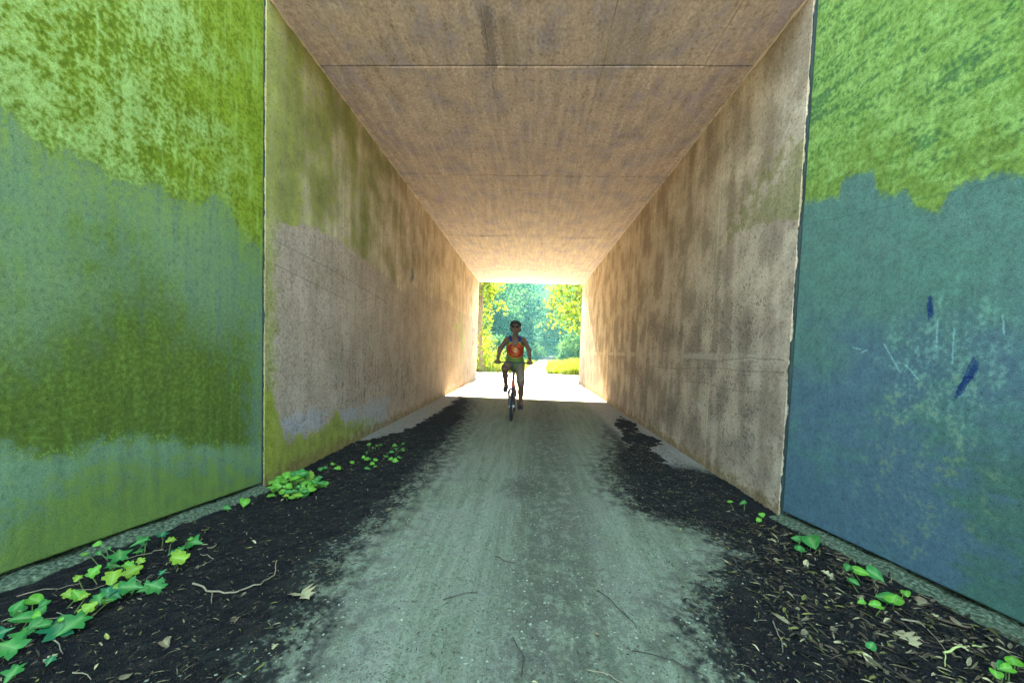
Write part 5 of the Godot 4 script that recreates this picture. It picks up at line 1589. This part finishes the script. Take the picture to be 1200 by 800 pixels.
	var lens := mat("dark lenses", lin(0.01, 0.01, 0.012), 0.15)
	var g := net([[hc + Vector3(-0.044, 0.004, 0.083), hc + Vector3(-0.026, 0.003, 0.088), 0.019, 0.019], [hc + Vector3(0.044, 0.004, 0.083), hc + Vector3(0.026, 0.003, 0.088), 0.019, 0.019], [hc + Vector3(-0.02, 0.011, 0.096), hc + Vector3(0.02, 0.011, 0.096), 0.005, 0.005], [hc + Vector3(-0.068, 0.012, 0.068), hc + Vector3(-0.092, 0.014, -0.012), 0.006, 0.005], [hc + Vector3(0.068, 0.012, 0.068), hc + Vector3(0.092, 0.014, -0.012), 0.006, 0.005], [hc + Vector3(0.05, 0.012, 0.080), hc + Vector3(0.068, 0.012, 0.068), 0.007, 0.006], [hc + Vector3(-0.05, 0.012, 0.080), hc + Vector3(-0.068, 0.012, 0.068), 0.007, 0.006]], 0.004, 0.006)
	put(g, "sunglasses", lens, t)
	# tie dye tank top: dyed in a spiral from the chest
	var cloth := mat("tie dyed cotton", Color.WHITE, 0.9)
	cloth.vertex_color_use_as_albedo = true
	var dye := func(p: Vector3) -> Color:
		var q := Vector2(p.x - 0.008, p.y - 1.215)
		var r := q.length()
		var a := q.angle() + r * 26.0
		var swirl := 0.5 + 0.5 * sin(a * 2.0)
		if p.y > 1.37 or absf(p.x) > 0.155 and p.y > 1.2: return Color(0.015, 0.025, 0.10)
		if r < 0.045: return Color(0.50, 0.34, 0.16).lerp(Color(0.42, 0.10, 0.02), swirl * 0.7)
		if r < 0.10: return Color(0.30, 0.02, 0.012).lerp(Color(0.42, 0.11, 0.015), swirl)
		if r < 0.145: return Color(0.25, 0.012, 0.015).lerp(Color(0.30, 0.05, 0.01), swirl)
		if r < 0.165: return Color(0.30, 0.22, 0.02).lerp(Color(0.22, 0.05, 0.02), swirl)
		return Color(0.05, 0.15, 0.04).lerp(Color(0.13, 0.19, 0.03), swirl)
	var tank := [[Vector3(-0.045, 0.955, -0.785), Vector3(-0.045, 1.13, -0.70), 0.120, 0.108], [Vector3(0.045, 0.955, -0.785), Vector3(0.045, 1.13, -0.70), 0.120, 0.108],
		[Vector3(-0.045, 1.13, -0.70), Vector3(-0.062, 1.30, -0.605), 0.108, 0.108], [Vector3(0.045, 1.13, -0.70), Vector3(0.062, 1.30, -0.605), 0.108, 0.108]]
	for sx in [-1.0, 1.0]:
		tank.append([Vector3(sx * 0.085, 1.34, -0.515), Vector3(sx * 0.090, 1.425, -0.535), 0.036, 0.032])
		tank.append([Vector3(sx * 0.090, 1.425, -0.535), Vector3(sx * 0.088, 1.445, -0.575), 0.032, 0.032])
		tank.append([Vector3(sx * 0.088, 1.445, -0.575), Vector3(sx * 0.080, 1.36, -0.655), 0.032, 0.034])
	put(net(tank, 0.0095, 0.022, dye), "tank_top", cloth, t)
	var khaki := mat("khaki cotton", lin(0.17, 0.13, 0.085), 0.9)
	var sh := [[hip + Vector3(-0.06, -0.012, 0), hip + Vector3(0.06, -0.012, 0), 0.118, 0.118]]
	for sx in legs:
		var l: Array = legs[sx]
		sh.append([l[0], l[0].lerp(l[1], 0.86), 0.098, 0.078])
	put(net(sh, 0.012, 0.03), "shorts", khaki, t)
	var shoe := mat("dark trainers", lin(0.025, 0.025, 0.028), 0.7)
	var sole := mat("grey rubber sole", lin(0.16, 0.16, 0.16), 0.8)
	for sx in legs:
		var l: Array = legs[sx]
		var d: Vector3 = (l[3] - l[2])
		var heel: Vector3 = l[2] + Vector3(0, -0.035, -0.03)
		var toe: Vector3 = l[3] + Vector3(0, -0.004, 0.03)
		put(net([[l[2] + Vector3(0, 0.005, -0.005), heel, 0.044, 0.040], [heel, l[3], 0.040, 0.040], [l[3], toe, 0.040, 0.032]], 0.008, 0.02), "shoe", shoe, t)
		put(net([[heel + Vector3(0, -0.026, 0), toe + Vector3(0, -0.022, -0.005), 0.024, 0.024], [heel + Vector3(0, -0.026, 0.1), toe + Vector3(0, -0.024, -0.02), 0.03, 0.028]], 0.007, 0.01), "shoe_sole", sole, t)
